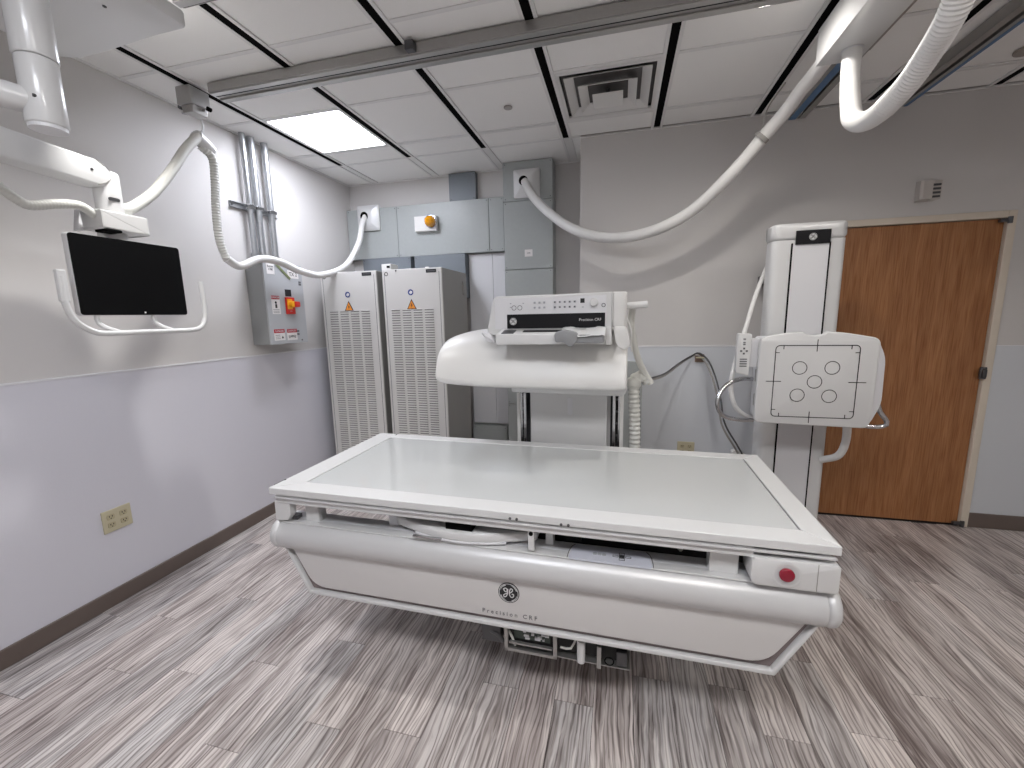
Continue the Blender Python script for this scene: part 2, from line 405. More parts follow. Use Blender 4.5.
# ------------------------------------------------------------------ lights of the room, plus unseen fill panels
def ceiling_panel(x0, y0, label, col, s, group='square ceiling light panels'):
    t = thing('ceiling_light', label, 'ceiling light', (x0+.323, y0+.305, CZ), 0, 'square ceiling light panels')
    bm = BM(); a, b = .285, .293
    for q in ((-a, a, -b, -b+.012), (-a, a, b-.012, b), (-a, -a+.012, -b, b), (a-.012, a, -b, b)): box(bm, *q, -.001, .012)
    obj('light_frame', bm, grid_m, t)
    obj('diffuser', B(-a+.012, a-.012, -b+.012, b-.012, .002, .006), emis('panel_glow', col, s), t)
ceiling_panel(-2.357, 2.54, 'bright square light panel set in the ceiling above the grey cabinets', (.87, .90, 1.0), PANEL_COOL, None)
ceiling_panel(.225, -.51, 'unseen fill light panel added in the ceiling behind the viewer, right of the boom', (1, .97, .93), PANEL_NEUT, None)  # added for fill from the front, out of view
ceiling_panel(-1.066, -.51, 'unseen fill light panel added in the ceiling behind the viewer, near the left wall', (.90, .93, 1), PANEL_NEUT, None)  # second added front fill, unseen, cooler tint
ceiling_panel(1.516, .71, 'unseen fill light panel added in the ceiling beyond the right edge of the picture', (1, .96, .91), PANEL_NEUT*.6, None)  # weaker unseen panel, added as fill from the right
def downlight(x, y, label, col=(1, .96, .91), e=SPOT, cone=112):
    t = thing('downlight', label, 'light', (x, y, CZ), 0, 'small round downlights')
    bm = BM(); cyl(bm, (0, 0, -.002), .045, .006, 'z', 28)
    obj('downlight_rim', bm, white, t)
    obj('downlight_lens', cyl(BM(), (0, 0, -.006), .030, .003, 'z', 24), emis('spot_glow', col, 14), t)
    l = D.lights.new('downlight_bulb', 'SPOT'); l.energy = e; l.color = col; l.spot_size = math.radians(cone); l.spot_blend = 1.0; l.shadow_soft_size = .03
    o = D.objects.new('downlight_bulb', l); COL.objects.link(o); o.parent = t; o.location = (0, 0, -.02)
downlight(.572, 2.25, 'small round recessed downlight beside the long aluminium rail', e=SPOT*.75, cone=165)
downlight(-1.86, 1.49, 'small round downlight above the table, hidden by the ceiling carriage', (1, .98, .95), SPOT*1.35)
downlight(1.62, 1.50, 'small round downlight above the right end of the table', (1, .95, .89), SPOT*1.8, 140)

# ------------------------------------------------------------------ ceiling fittings
def vent():
    t = thing('air_vent', 'square white air diffuser with stepped louvres in the ceiling', 'air vent', (-.0975, 2.845, CZ))
    bm = BM(); o_, i_ = .285, .262
    for q in ((-o_, o_, -.29, -i_), (-o_, o_, i_, .29), (-o_, -i_, -i_, i_), (i_, o_, -i_, i_)): box(bm, *q, 0, .012)
    obj('vent_frame', bm, white_w, t)
    obj('vent_throat', B(-i_, i_, -i_, i_, .028, .034), throat_m, t)
    for r, z in ((.240, -.006), (.165, -.022)):
        bm = BM(); vo = [Vector((a*r, b*r, z)) for a, b in ((-1, -1), (1, -1), (1, 1), (-1, 1))]; q = r-.050
        vi = [Vector((a*q, b*q, z+.030)) for a, b in ((-1, -1), (1, -1), (1, 1), (-1, 1))]
        A = [bm.verts.new(v) for v in vo]; Bv = [bm.verts.new(v) for v in vi]; A2 = [bm.verts.new(v+Vector((0, 0, .004))) for v in vo]; B2 = [bm.verts.new(v+Vector((0, 0, .004))) for v in vi]
        for i in range(4):
            j = (i+1) % 4; bm.faces.new((A[i], A[j], Bv[j], Bv[i])); bm.faces.new((A2[j], A2[i], B2[i], B2[j])); bm.faces.new((A[j], A[i], A2[i], A2[j])); bm.faces.new((Bv[i], Bv[j], B2[j], B2[i]))
        obj('vent_ring', bm, white_w, t)
    obj('vent_centre_plate', B(-.088, .088, -.088, .088, -.040, -.034, bev=.002), white_w, t)
    obj('vent_stem', cyl(BM(), (0, 0, -.006), .012, .06, 'z', 10), steel_d, t)
vent()
tag(obj('ceiling_sensor', cyl(BM(), (0, 0, -.004), .027, .010, 'z', 24, bev=.003), mat('sensor_grey', hx(165, 160, 156), .5), loc=(-.717, 2.835, CZ)), 'small round grey disc set in the ceiling tile left of the vent', 'sensor')
t = thing('smoke_detector', 'round flat disc on the ceiling beyond the right strut rail', 'detector', (2.02, 3.02, CZ))
obj('detector_plate', cyl(BM(), (0, 0, -.006), .055, .014, 'z', 28, bev=.004), mat('sensor_beige', hx(150, 143, 137), .5), t)
t = thing('wall_sensor', 'small grey sensor box on the wall above the wooden door', 'sensor', (1.90, BY, 2.255))
bm = BM(); prism(bm, [(-.068, -.062), (.03, -.062), (.068, -.05), (.068, .062), (-.068, .062)], -.012, 0, 'xz', bev=.002)
obj('mounting_plate', bm, mat('sensor_body', hx(196, 190, 185), .5), t)
bm = BM(); prism(bm, [(-.066, -.004), (-.066, -.045), (-.05, -.052), (0, -.052), (.004, -.012), (.004, -.004)], -.056, .058, 'xy', bev=.002)
obj('sensor_hood', bm, MATS['sensor_body'], t)
for k in range(4): obj('sensor_slat', B(.008, .06, -.018, -.010, -.042+k*.024, -.030+k*.024), steel_d, t)

# overhead rails
def rail(x0, x1, y0, y1, label, grp='long aluminium rails across the ceiling'):
    t = thing('ceiling_rail', label, 'rail', (x0, y0, CZ), 0, grp); L_ = x1-x0; W_ = y1-y0
    obj('rail_body', B(0, L_, 0, W_, -.052, -.004, bev=.003), alu_d, t)
    bm = BM(); box(bm, 0, L_, .006, .038, -.058, -.052, bev=.002); box(bm, 0, L_, W_-.050, W_-.016, -.060, -.052, bev=.002); obj('rail_flange', bm, alu, t)
    obj('rail_groove', B(0, L_, .046, .054, -.0525, -.051), slot_m, t)
    obj('rail_groove', B(0, L_, W_-.011, W_-.006, -.0525, -.051), slot_m, t)
    k = 0
    for xx in (1.22, 2.9, 4.3):
        if xx < L_: obj('rail_clamp', B(xx, xx+.045, -.035, .006, -.050, -.008, bev=.004), steel_d, t)
    return t
rail(-2.24, 3.25, 2.08, 2.205, 'long aluminium ceiling rail ending at the hose hanger')
rail(-1.74, 3.25, 1.43, 1.555, 'aluminium ceiling rail nearest the viewer, carrying the white carriage')
def strut(x, label):
    t = thing('ceiling_strut', label, 'rail', (x, BY-.03, CZ-.004), 0, 'ceiling strut channels with blue strips')
    bm = BM(); box(bm, -.05, .05, -4.6, 0, -.012, 0); box(bm, -.05, -.036, -4.6, 0, -.052, -.012); box(bm, .036, .05, -4.6, 0, -.052, -.012); box(bm, -.050, -.012, -4.6, 0, -.056, -.050); box(bm, .012, .050, -4.6, 0, -.056, -.050)
    obj('strut_channel', bm, alu_d, t)
    if x < 1.3: b_ = B(-.048, -.008, -4.6, -.002, -.0580, -.0562)
    else: b_ = B(.034, .053, -4.6, -.002, -.0580, -.040)
    obj('blue_strip', b_, strutb, t)['label'] = 'blue strip along the channel'
    bm = BM()
    for k in range(7): cyl(bm, (0, -.25-k*.62, -.014), .012, .006, 'z', 12)
    stuff(obj('strut_bolt', bm, steel_d, t))
strut(1.107, 'ceiling strut channel with a blue strip beside the long sagging hose')
strut(1.665, 'ceiling strut channel with a blue edge, right of the thick ribbed hose')

# hose support box hanging under the left strut
t = thing('hose_support_box', 'long white box under the ceiling with a thick hose dropping from it', 'box', (.93, 2.43, 2.62))
bm = B(-.085, .085, -2.9, 0, 0, .152, bev=.006); obj('box_body', bm, white, t, True)
obj('box_flange', B(.085, .118, -2.9, -.02, .028, .04), alu_d, t)
obj('box_mount', B(-.03, .19, -2.6, -.4, .152, .16), alu_d, t)
obj('hose_collar', cyl(BM(), (.015, -.105, -.003), .040, .008, 'z', 24, bev=.002), white_g, t)

# ------------------------------------------------------------------ hoses
def hose(name, pts, r, m, label, rib=0, amp=.1, collars=(), grp='white cable hoses', end=None, n=12):
    t = thing(name, label, 'hose', pts[0], 0, None)
    P = [Vector(p)-Vector(pts[0]) for p in pts]
    obj('hose_sleeve', T(P, r, rib=rib, amp=amp, n=n), m, t, True)
    for i in collars:
        a = P[i]; d = (P[min(i+1, len(P)-1)]-P[max(i-1, 0)]).normalized()
        obj('hose_cuff', T([a-d*.02, a, a+d*.02], r*1.22, step=.02, n=16), m, t, True)
    return t
big = [(-0.81, 3.735, 2.645), (-0.726, 3.62, 2.502), (-0.574, 3.5, 2.331), (-0.34, 3.3, 2.142), (-0.082, 3.2, 2.052), (0.182, 3.1, 2.058), (0.421, 3.05, 2.156), (0.623, 2.95, 2.33), (0.779, 2.88, 2.509), (0.848, 2.8, 2.586), (0.882, 2.7, 2.64), (0.90, 2.6, 2.66), (0.905, 2.46, 2.672)]
hose('sagging_hose', big, .036, hose_m, 'long smooth white hose sagging from the wall plate to the ceiling box')
t = thing('hose_ring', 'thin grey ring bracket round the sagging hose near the ceiling', 'bracket', (.765, 2.885, 2.50))
d = Vector((.12, -.07, .13)).normalized()
obj('ring_band', T([-d*.012, d*.0, d*.012], .043, step=.008, n=20), greycab, t, True)
obj('ring_hanger', T([(0, 0, .03), (.02, .0, .15), (.10, .0, .27)], .004, n=6), greycab, t)
h2 = [(0.945, 2.325, 2.63), (0.938, 2.30, 2.50), (0.915, 2.22, 2.363), (0.897, 2.14, 2.275), (0.902, 2.05, 2.233), (0.913, 1.95, 2.235), (0.925, 1.85, 2.268), (0.923, 1.75, 2.309), (0.909, 1.65, 2.346), (0.896, 1.58, 2.399), (0.869, 1.5, 2.44), (.80, 1.3, 2.53), (.72, 1.05, 2.60)]
t = thing('thick_hose', 'thick white hose with ribbed upper half dropping from the ceiling box', 'hose', h2[0])
P = [Vector(p)-Vector(h2[0]) for p in h2]
obj('smooth_sleeve', T(P[:7], .036, n=18), hose_m, t, True)
obj('ribbed_sleeve', T(P[5:], .037, rib=.012, amp=.035, n=18), hose_m, t, True)
hB = [(-2.345, 2.085, 2.515), (-2.33, 2.137, 2.467), (-2.34, 2.147, 2.35), (-2.34, 2.129, 2.177), (-2.35, 2.135, 2.019), (-2.36, 2.175, 1.908), (-2.37, 2.279, 1.872), (-2.38, 2.455, 1.937), (-2.38, 2.631, 1.937), (-2.38, 2.823, 1.892), (-2.385, 3.071, 1.884), (-2.39, 3.4, 1.99), (-2.4, 3.64, 2.207), (-2.41, 3.746, 2.407), (-2.42, 3.85, 2.53)]
t = thing('wall_hose', 'white hose from the rail hanger across the switch box to the wall plate', 'hose', hB[0])
P = [Vector(p)-Vector(hB[0]) for p in hB]
obj('ribbed_sleeve', T(P[:6], .022, rib=.016, amp=.08, n=12), hose_o, t, True)
obj('smooth_sleeve', T(P[5:], .0255, n=12), hose_m, t, True)
hA = [(-2.335, 2.09, 2.545), (-2.32, 2.048, 2.541), (-2.3, 1.949, 2.442), (-2.28, 1.845, 2.307), (-2.26, 1.727, 2.171), (-2.24, 1.632, 2.09), (-2.22, 1.56, 2.045), (-2.21, 1.50, 2.035)]
hose('boom_hose', hA, .024, hose_o, 'ivory hose running down from the rail hanger to the monitor arm', rib=.006, amp=.02)
hC = [(-2.2, .98, 2.10), (-2.2, 1.06, 2.055), (-2.2, 1.125, 2.019), (-2.2, 1.161, 1.993), (-2.2, 1.201, 1.977), (-2.2, 1.28, 2.0), (-2.2, 1.36, 2.012), (-2.2, 1.41, 1.985)]
hose('arm_hose', hC, .018, hose_o, 'thin hose drooping under the white monitor arm at far left', rib=.012, amp=.03)
# hanger at the end of the long rail
t = thing('hose_hanger', 'small grey trolley with a hooked ring under the end of the long rail', 'bracket', (-2.36, 2.10, 2.76))
bm = BM(); box(bm, -.05, .05, -.07, .05, -.045, .05, bev=.006); obj('trolley_block', bm, alu, t)
bm = BM(); prism(bm, [(-.035, 0), (.05, 0), (.042, -.04), (-.025, -.04)], -.06, .03, 'xz', bev=.004); 
obj('trolley_shoe', bm, alu_d, t, loc=(0, 0, -.045))
obj('trolley_wheel', cyl(BM(), (.07, .02, -.045), .012, .02, 'y', 16), black, t)
obj('trolley_wheel', cyl(BM(), (-.085, -.02, -.03), .012, .015, 'y', 16), steel_d, t)
obj('trolley_arm', T([(-.10, 0, -.05), (-.05, 0, -.06), (.07, .0, -.055)], .007, n=8), steel, t)
obj('hanger_hook', T([(.03, .0, -.10), (.032, 0, -.15), (.02, 0, -.165), (-.01, .0, -.175)], .006, n=8), white, t, True)
obj('hanger_ring', T([(.03, -.05, -.205), (.02, .0, -.225), (.012, .05, -.25)], .037, n=20), white, t, True)

# ------------------------------------------------------------------ ceiling carriage, boom, monitor
t = thing('ceiling_carriage', 'big white ceiling carriage with a round column, top left', 'ceiling mount', (-1.74, 1.03, 2.6))
pts = roundpoly([(-.505, -1.9), (.16, -1.9), (.16, .385), (.02, .385), (-.30, .405), (-.44, .405), (-.505, .375)], .02)
bm = BM(); prism(bm, pts, 0, .055, 'xy', bev=.008); obj('carriage_cover', bm, white, t, True)
bm = BM(); box(bm, -.42, .13, -1.7, .34, .055, .15, bev=.008); obj('carriage_frame', bm, alu_d, t)
bm = BM()
for x, y in ((.0, .22), (-.12, -.1), (.10, .0)): cyl(bm, (x, y, -.001), .006, .003, 'z', 10)
stuff(obj('cover_screw', bm, steel_d, t))
obj('column_sleeve', cyl(BM(), (0, 0, -.14), .052, .28, 'z', 36, bev=.004), white, t, True)
obj('column', cyl(BM(), (0, 0, -.375), .049, .19, 'z', 36, bev=.006), white, t, True)
obj('column_end_cap', cyl(BM(), (0, 0, -.474), .045, .012, 'z', 36), white_g, t)
obj('lock_screw', cyl(BM(), (.030, -.038, -.40), .005, .006, 'y', 10), steel_d, t)
obj('side_tube', T([(0, 0, -.405), (-.05, -.09, -.40), (-.15, -.25, -.39), (-.5, -.8, -.36)], .037, n=24), white, t, True)
obj('top_cap', cyl(BM(), (-.02, -.13, .002), .06, .02, 'z', 28), white_g, t)

t = thing('swing_boom', 'white horizontal monitor arm with swivel joint at far left', 'boom', (-2.225, 1.49, 1.995))
pts = []
for i in range(13): a = math.radians(-90+180*i/12); pts.append((-.055+.055*math.cos(a), .168+.055*math.sin(a)))
pts += [(-1.15, .30), (-1.15, .19)]
bm = BM(); prism(bm, pts, -.045, .045, 'yz', bev=.012, seg=3); obj('arm_beam', bm, white, t, True)
obj('arm_seam', T([(.046, -.06, .118), (.046, -.02, .14), (.046, -.005, .168), (.046, -.02, .20), (.046, -.055, .22)], .0015, n=5), greycab, t)
obj('arm_screw', cyl(BM(), (.046, -.075, .175), .005, .004, 'x', 10), steel_d, t)
obj('swivel_column', cyl(BM(), (0, .0, .09), .048, .20, 'z', 32, bev=.012), white, t, True)
obj('swivel_slot', prism(BM(), rounded(-.03, .012, .062, .076, .006), .044, .050, 'yz'), steel_d, t)
obj('mount_box', prism(BM(), roundpoly([(-.085, -.065), (.105, -.068), (.105, .012), (-.085, .012)], .006), -.065, .070, 'yz', bev=.006), white, t, True)
obj('mount_flap', prism(BM(), [(-.12, -.075), (-.105, .012), (-.1, -.075)], -.05, -.02, 'yz'), white_g, t)
obj('release_lever', B(.0, .075, -.075, -.015, -.078, -.066, bev=.004), black, t)
obj('drop_plate', B(-.030, .010, -.05, .05, -.30, -.03, bev=.004), white, t)

t = thing('monitor', 'black flat monitor in a white U-shaped handle on the left wall side', 'monitor', (-2.16, 1.4975, 1.55))
w2, h = .2245, .334
bm = BM(); prism(bm, rounded(-w2, w2, .008, .008+h, .014), -.03, .0, 'yz', bev=.003); obj('monitor_housing', bm, white, t, True)
bm = BM(); prism(bm, rounded(-w2+.002, w2-.001, .010, .006+h, .012), 0, .004, 'yz'); obj('screen', bm, screen, t)
bm = BM(); box(bm, .0042, .0052, .020, .027, .018, .025); obj('power_light', bm, label_w, t)
fr = [(.04, -.290, .16), (.04, -.290, .06), (.04, -.270, -.01), (.04, -.22, -.055), (.04, -.165, -.068), (.04, 0, -.068), (.04, .19, -.068), (.04, .25, -.058), (.04, .282, -.02), (.04, .292, .05), (.04, .288, .18)]
obj('handle_frame', T(fr, .012, n=12), white, t, True)
obj('handle_end', B(.030, .050, -.306, -.274, .06, .185, bev=.005), white, t)['label'] = 'flat end of the white handle'
for y in (-.16, .07): obj('handle_bracket', T([(-.015, y, .03), (-.01, y+.005, -.03), (.03, y+.05, -.066)], .010, n=8), white, t, True)

# ------------------------------------------------------------------ left wall fittings
def outlet(loc, rz, label, gang=True, sc=1.0):
    t = thing('outlet', label, 'outlet', loc, rz, 'ivory wall outlets')
    W_ = .062*sc; H_ = .055*sc
    obj('cover_plate', B(-W_, W_, -.007, 0, -H_, H_, bev=.003), ivory, t)
    for x in (-.027*sc, .027*sc):
        for z in (-.020*sc, .020*sc):
            s = obj('socket', prism(BM(), roundpoly([(x-.016*sc, z-.013*sc), (x+.016*sc, z-.013*sc), (x+.016*sc, z+.013*sc), (x-.016*sc, z+.013*sc)], .008*sc), -.010, -.006, 'xz'), mat('ivory_socket', hx(182, 172, 142), .4), t)
            bm = BM()
            for q in ((-.006, .004), (.006, .004)): box(bm, x+q[0]*sc-.0016, x+q[0]*sc+.0016, -.0112, -.0098, z+.002*sc-.002, z+.002*sc+.006)
            cyl(bm, (x, -.0105, z-.006*sc), .0028, .0016, 'y', 8); obj('socket_slot', bm, inkb, s)
outlet((LX+.0035, 1.562, .470), math.pi/2, 'ivory four-socket outlet low on the left wall above the baseboard', sc=1.12)
outlet((.52, BY-.004, .458), 0, 'ivory double outlet low on the back wall behind the table', sc=1.02)

t = thing('switch_box', 'grey electrical disconnect box with a red and yellow switch on the left wall', 'electrical box', (LX, 2.785, 1.345))
X0 = .158
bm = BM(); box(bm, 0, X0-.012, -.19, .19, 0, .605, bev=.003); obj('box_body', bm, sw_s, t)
dr_ = obj('box_door', B(X0-.010, X0+.004, -.192, .192, -.002, .607, bev=.004), sw_m, t)
def lp(name, y0, y1, z0, z1, m, d=.0012, par=None): return obj(name, B(X0+.004, X0+.004+d, y0, y1, z0, z1), m, par or t)
xs_ = X0+.0056
def danger(y0, y1, z0, z1, hh, s='DANGER'):
    a = lp('warning_label', y0, y1, z0, z1, label_w); lp('label_header', y0+.001, y1-.001, z1-hh, z1, label_r, .0018, a)
    text('label_lettering', s, hh*.72, textw, a, (xs_+.0008, (y0+y1)/2, z1-hh/2), LEFTW); return a
a = danger(-.15, -.07, .225, .360, .026)
cyb = BM(); cyl(cyb, (xs_, -.110, .310), .010, .001, 'x', 10); box(cyb, xs_-.0005, xs_+.0005, -.118, -.100, .270, .298); obj('label_pictogram', cyb, inkb, a)
bm = BM()
for k in range(3): box(bm, xs_-.0005, xs_+.0004, -.140, -.082, .234+k*.011, .237+k*.011)
obj('label_print', bm, ink, a)
a = danger(-.158, -.052, .028, .112, .028)
tri = BM(); prism(tri, [(-.088, .042), (-.066, .042), (-.077, .062)], xs_-.0004, xs_+.0006, 'yz'); obj('label_pictogram', tri, inkb, a)
bm = BM()
for k in range(3): box(bm, xs_-.0005, xs_+.0004, -.145, -.10, .040+k*.013, .043+k*.013)
obj('label_print', bm, ink, a)
a = danger(-.030, .075, .024, .110, .028)
text('label_lettering', '|||480|||', .026, inkb, a, (xs_+.0004, .022, .053), LEFTW)
lp('black_plate', -.008, .055, .360, .412, glossb)
bm = BM(); box(bm, X0+.004, X0+.016, -.018, .072, .225, .352, bev=.003); sp_ = obj('switch_plate', bm, redsw, t)
obj('yellow_plate', B(X0+.016, X0+.020, -.010, .042, .262, .340, bev=.002), yel, sp_)
text('switch_lettering', 'OFF', .012, textw, sp_, (X0+.0165, .025, .246), LEFTW)
bm = BM(); cyl(bm, (X0+.032, .022, .300), .024, .032, 'x', 20, bev=.003); obj('switch_knob', bm, yel, t, True)
bm = BM(); box(bm, X0+.020, X0+.055, .030, .088, .278, .322, bev=.008); obj('switch_handle', bm, redsw, t, True)
# tape and paper labels at the top
a = lp('paper_label', -.165, -.09, .515, .600, label_w); text('label_lettering', 'Room\n1180', .022, ink, a, (xs_+.0004, -.128, .56), LEFTW)
a = lp('paper_label', .035, .150, .500, .560, label_w); text('label_lettering', 'TX 2', .040, inkb, a, (xs_+.0004, .092, .53), LEFTW)
o = obj('green_tape', B(0, .0012, -.085, .085, -.010, .010), mat('green_tape', hx(120, 128, 92), .5), t, loc=(X0+.0066, -.01, .545)); o.rotation_euler = (math.radians(-38), 0, 0)
bm = BM(); box(bm, X0+.004, X0+.006, .145, .17, .45, .467); box(bm, X0+.004, X0+.006, .145, .17, .47, .482); box(bm, X0+.004, X0+.006, .075, .10, .06, .075); box(bm, X0+.004, X0+.006, .075, .10, .085, .098); cyl(bm, (X0+.006, .125, .02), .006, .004, 'x', 10)
obj('small_print', bm, ink, t)

for y, r, z0, lab in ((2.655, .019, 1.952, 'leftmost of the three vertical metal conduits above the switch box'), (2.728, .024, 1.952, 'middle and thickest vertical metal conduit above the switch box'), (2.850, .023, 1.952, 'rightmost of the three vertical metal conduits above the switch box')):
    t = thing('conduit', lab, 'conduit', (LX+.045, y, z0), 0, 'vertical metal conduits')
    obj('pipe', cyl(BM(), (0, 0, (2.832-z0)/2), r, 2.832-z0, 'z', 20), galv, t, True)
    obj('pipe_connector', cyl(BM(), (0, 0, .03), r+.007, .06, 'z', 8), galv, t)
    obj('pipe_strap', B(.0, .027, -r-.008, r+.008, .375, .40, bev=.003), steel, t)
t = thing('strut_channel', 'short horizontal strut channel clamping the three conduits to the wall', 'bracket', (LX, 2.735, 2.335))
bm = BM(); box(bm, 0, .005, -.21, .21, -.021, .021); box(bm, 0, .022, -.21, .21, .016, .021); box(bm, 0, .022, -.21, .21, -.021, -.016); obj('channel', bm, galv, t)
bm = BM()
for y in (-.19, .175): cyl(bm, (.006, y, 0), .008, .008, 'x', 6)
obj('channel_bolt', bm, steel_d, t)

# ------------------------------------------------------------------ alcove: ducts, plates, beacon
def panel(name, parent, x0, x1, y0, y1, z0, z1, m=duct, screws=True):
    o = obj(name, B(x0, x1, y0, y1, z0, z1, bev=.002, seg=1), m, parent)
    if screws:
        bm = BM()
        for x in (x0+.018, x1-.018):
            for z in (z0+.018, z1-.018): cyl(bm, (x, y0-.001, z), .004, .003, 'y', 8)
        obj('panel_screw', bm, steel_d, o)
    return o
t = thing('wire_duct', 'long grey-green horizontal metal duct above the two cabinets', 'duct', (-2.65, AY, 2.11))
for a, b in ((0, .543), (.547, 1.468), (1.472, 1.61)): panel('cover_panel', t, a, b, -.08, 0, 0, .47)
t = thing('wire_duct', 'tall grey-green vertical metal duct from floor to ceiling', 'duct', (-1.045, AY, 0))
for a, b in ((.0, .70), (.704, 1.255), (1.259, 1.925), (1.929, 2.505), (2.509, 2.828)): panel('cover_panel', t, .03, .465, -.17, 0, a, b)
a = obj('duct_label', B(.215, .285, -.173, -.170, 2.035, 2.095), label_w, t); text('label_lettering', '208', .02, ink, a, (.25, -.1735, 2.065), FRONT)
t = thing('small_duct', 'short darker grey duct stub between horizontal duct and ceiling', 'duct', (-1.435, AY, 2.583))
panel('cover_panel', t, -.13, .13, -.06, 0, 0, .243, duct_d)
t = thing('lower_duct', 'left blue-grey duct box above the left cabinet', 'duct', (-2.22, AY, 1.70), 0, 'blue-grey duct boxes'); panel('cover_panel', t, -.27, .25, -.11, 0, 0, .405, duct_d)
t = thing('lower_duct', 'right blue-grey duct box above the right cabinet', 'duct', (-1.67, AY, 1.70), 0, 'blue-grey duct boxes'); panel('cover_panel', t, -.26, .255, -.11, 0, 0, .405, duct_d)
t = thing('floor_duct', 'grey duct low on the alcove wall beside the right cabinet', 'duct', (-1.16, AY, 0)); panel('cover_panel', t, -.24, .11, -.09, 0, 0, .235, duct); panel('cover_panel', t, -.24, .11, -.09, 0, .239, .455, duct)
t = thing('access_panel', 'pale blank access panel low on the alcove wall', 'panel', (-1.20, AY, .47)); obj('panel_sheet', B(-.205, .03, -.035, 0, 0, 1.63, bev=.002), white_g, t); obj('panel_sheet', B(.033, .15, -.035, 0, 0, 1.63, bev=.002), white_g, t)
t = thing('side_duct', 'narrow grey duct against the back wall behind the table tower', 'duct', (-.07, BY, .12)); panel('cover_panel', t, -.22, .245, -.075, 0, 0, 1.03, duct)

def port(x, y, z, s, label):
    t = thing('hose_port', label, 'wall plate', (x, y, z), 0, 'square white hose plates')
    bm = BM(); v = []
    for r, d in ((s, 0), (s, -.02), (s*.62, -.055), (s*.36, -.06)):
        v.append([bm.verts.new((q[0]*r/s if False else q[0], d, q[1])) for q in rounded(-r, r, -r, r, r*.10, 3)])
    for i in range(3):
        n = len(v[i])
        for k in range(n): bm.faces.new((v[i][k], v[i][(k+1) % n], v[i+1][(k+1) % n], v[i+1][k]))
    bm.faces.new(v[-1]); bmesh.ops.recalc_face_normals(bm, faces=bm.faces[:]); obj('port_bezel', bm, white, t, True)
    obj('port_hole', cyl(BM(), (s*.0-.02, -.061, s*.1), s*.34, .004, 'y', 24), black, t)
port(-.80, AY-.172, 2.64, .115, 'square white hose plate at the top of the tall vertical duct')
port(-2.40, AY-.082, 2.49, .118, 'square white hose plate at the left end of the horizontal duct')

t = thing('beacon_lamp', 'amber warning lamp on a white junction box above the cabinets', 'lamp', (-1.775, AY-.081, 2.40))
obj('junction_box', B(-.125, .095, -.05, 0, -.075, .060, bev=.003), white_w, t)
bm = BM(); bmesh.ops.create_icosphere(bm, subdivisions=2, radius=.052)
for v in bm.verts: v.co = Vector((v.co.x+.045, v.co.y*1.1-.075, v.co.z+.003))
obj('amber_dome', bm, amber, t)
obj('dome_base', cyl(BM(), (.045, -.055, .003), .058, .014, 'y', 24), steel, t)
t = thing('small_device', 'tiny white box with a black socket on top of the cabinets', 'device', (-1.905, 3.33, 1.921))
bm = BM(); box(bm, -.045, .045, -.06, .06, 0, .05, bev=.004); obj('device_body', bm, white_w, t); obj('device_socket', B(.005, .033, -.063, -.059, .016, .034), black, t)
t = thing('small_bottle_cap', 'tiny white plug on top of the right cabinet', 'plug', (-1.69, 3.6, 1.921)); obj('plug_body', cyl(BM(), (0, 0, .025), .018, .05, 'z', 12, bev=.004), white_w, t)

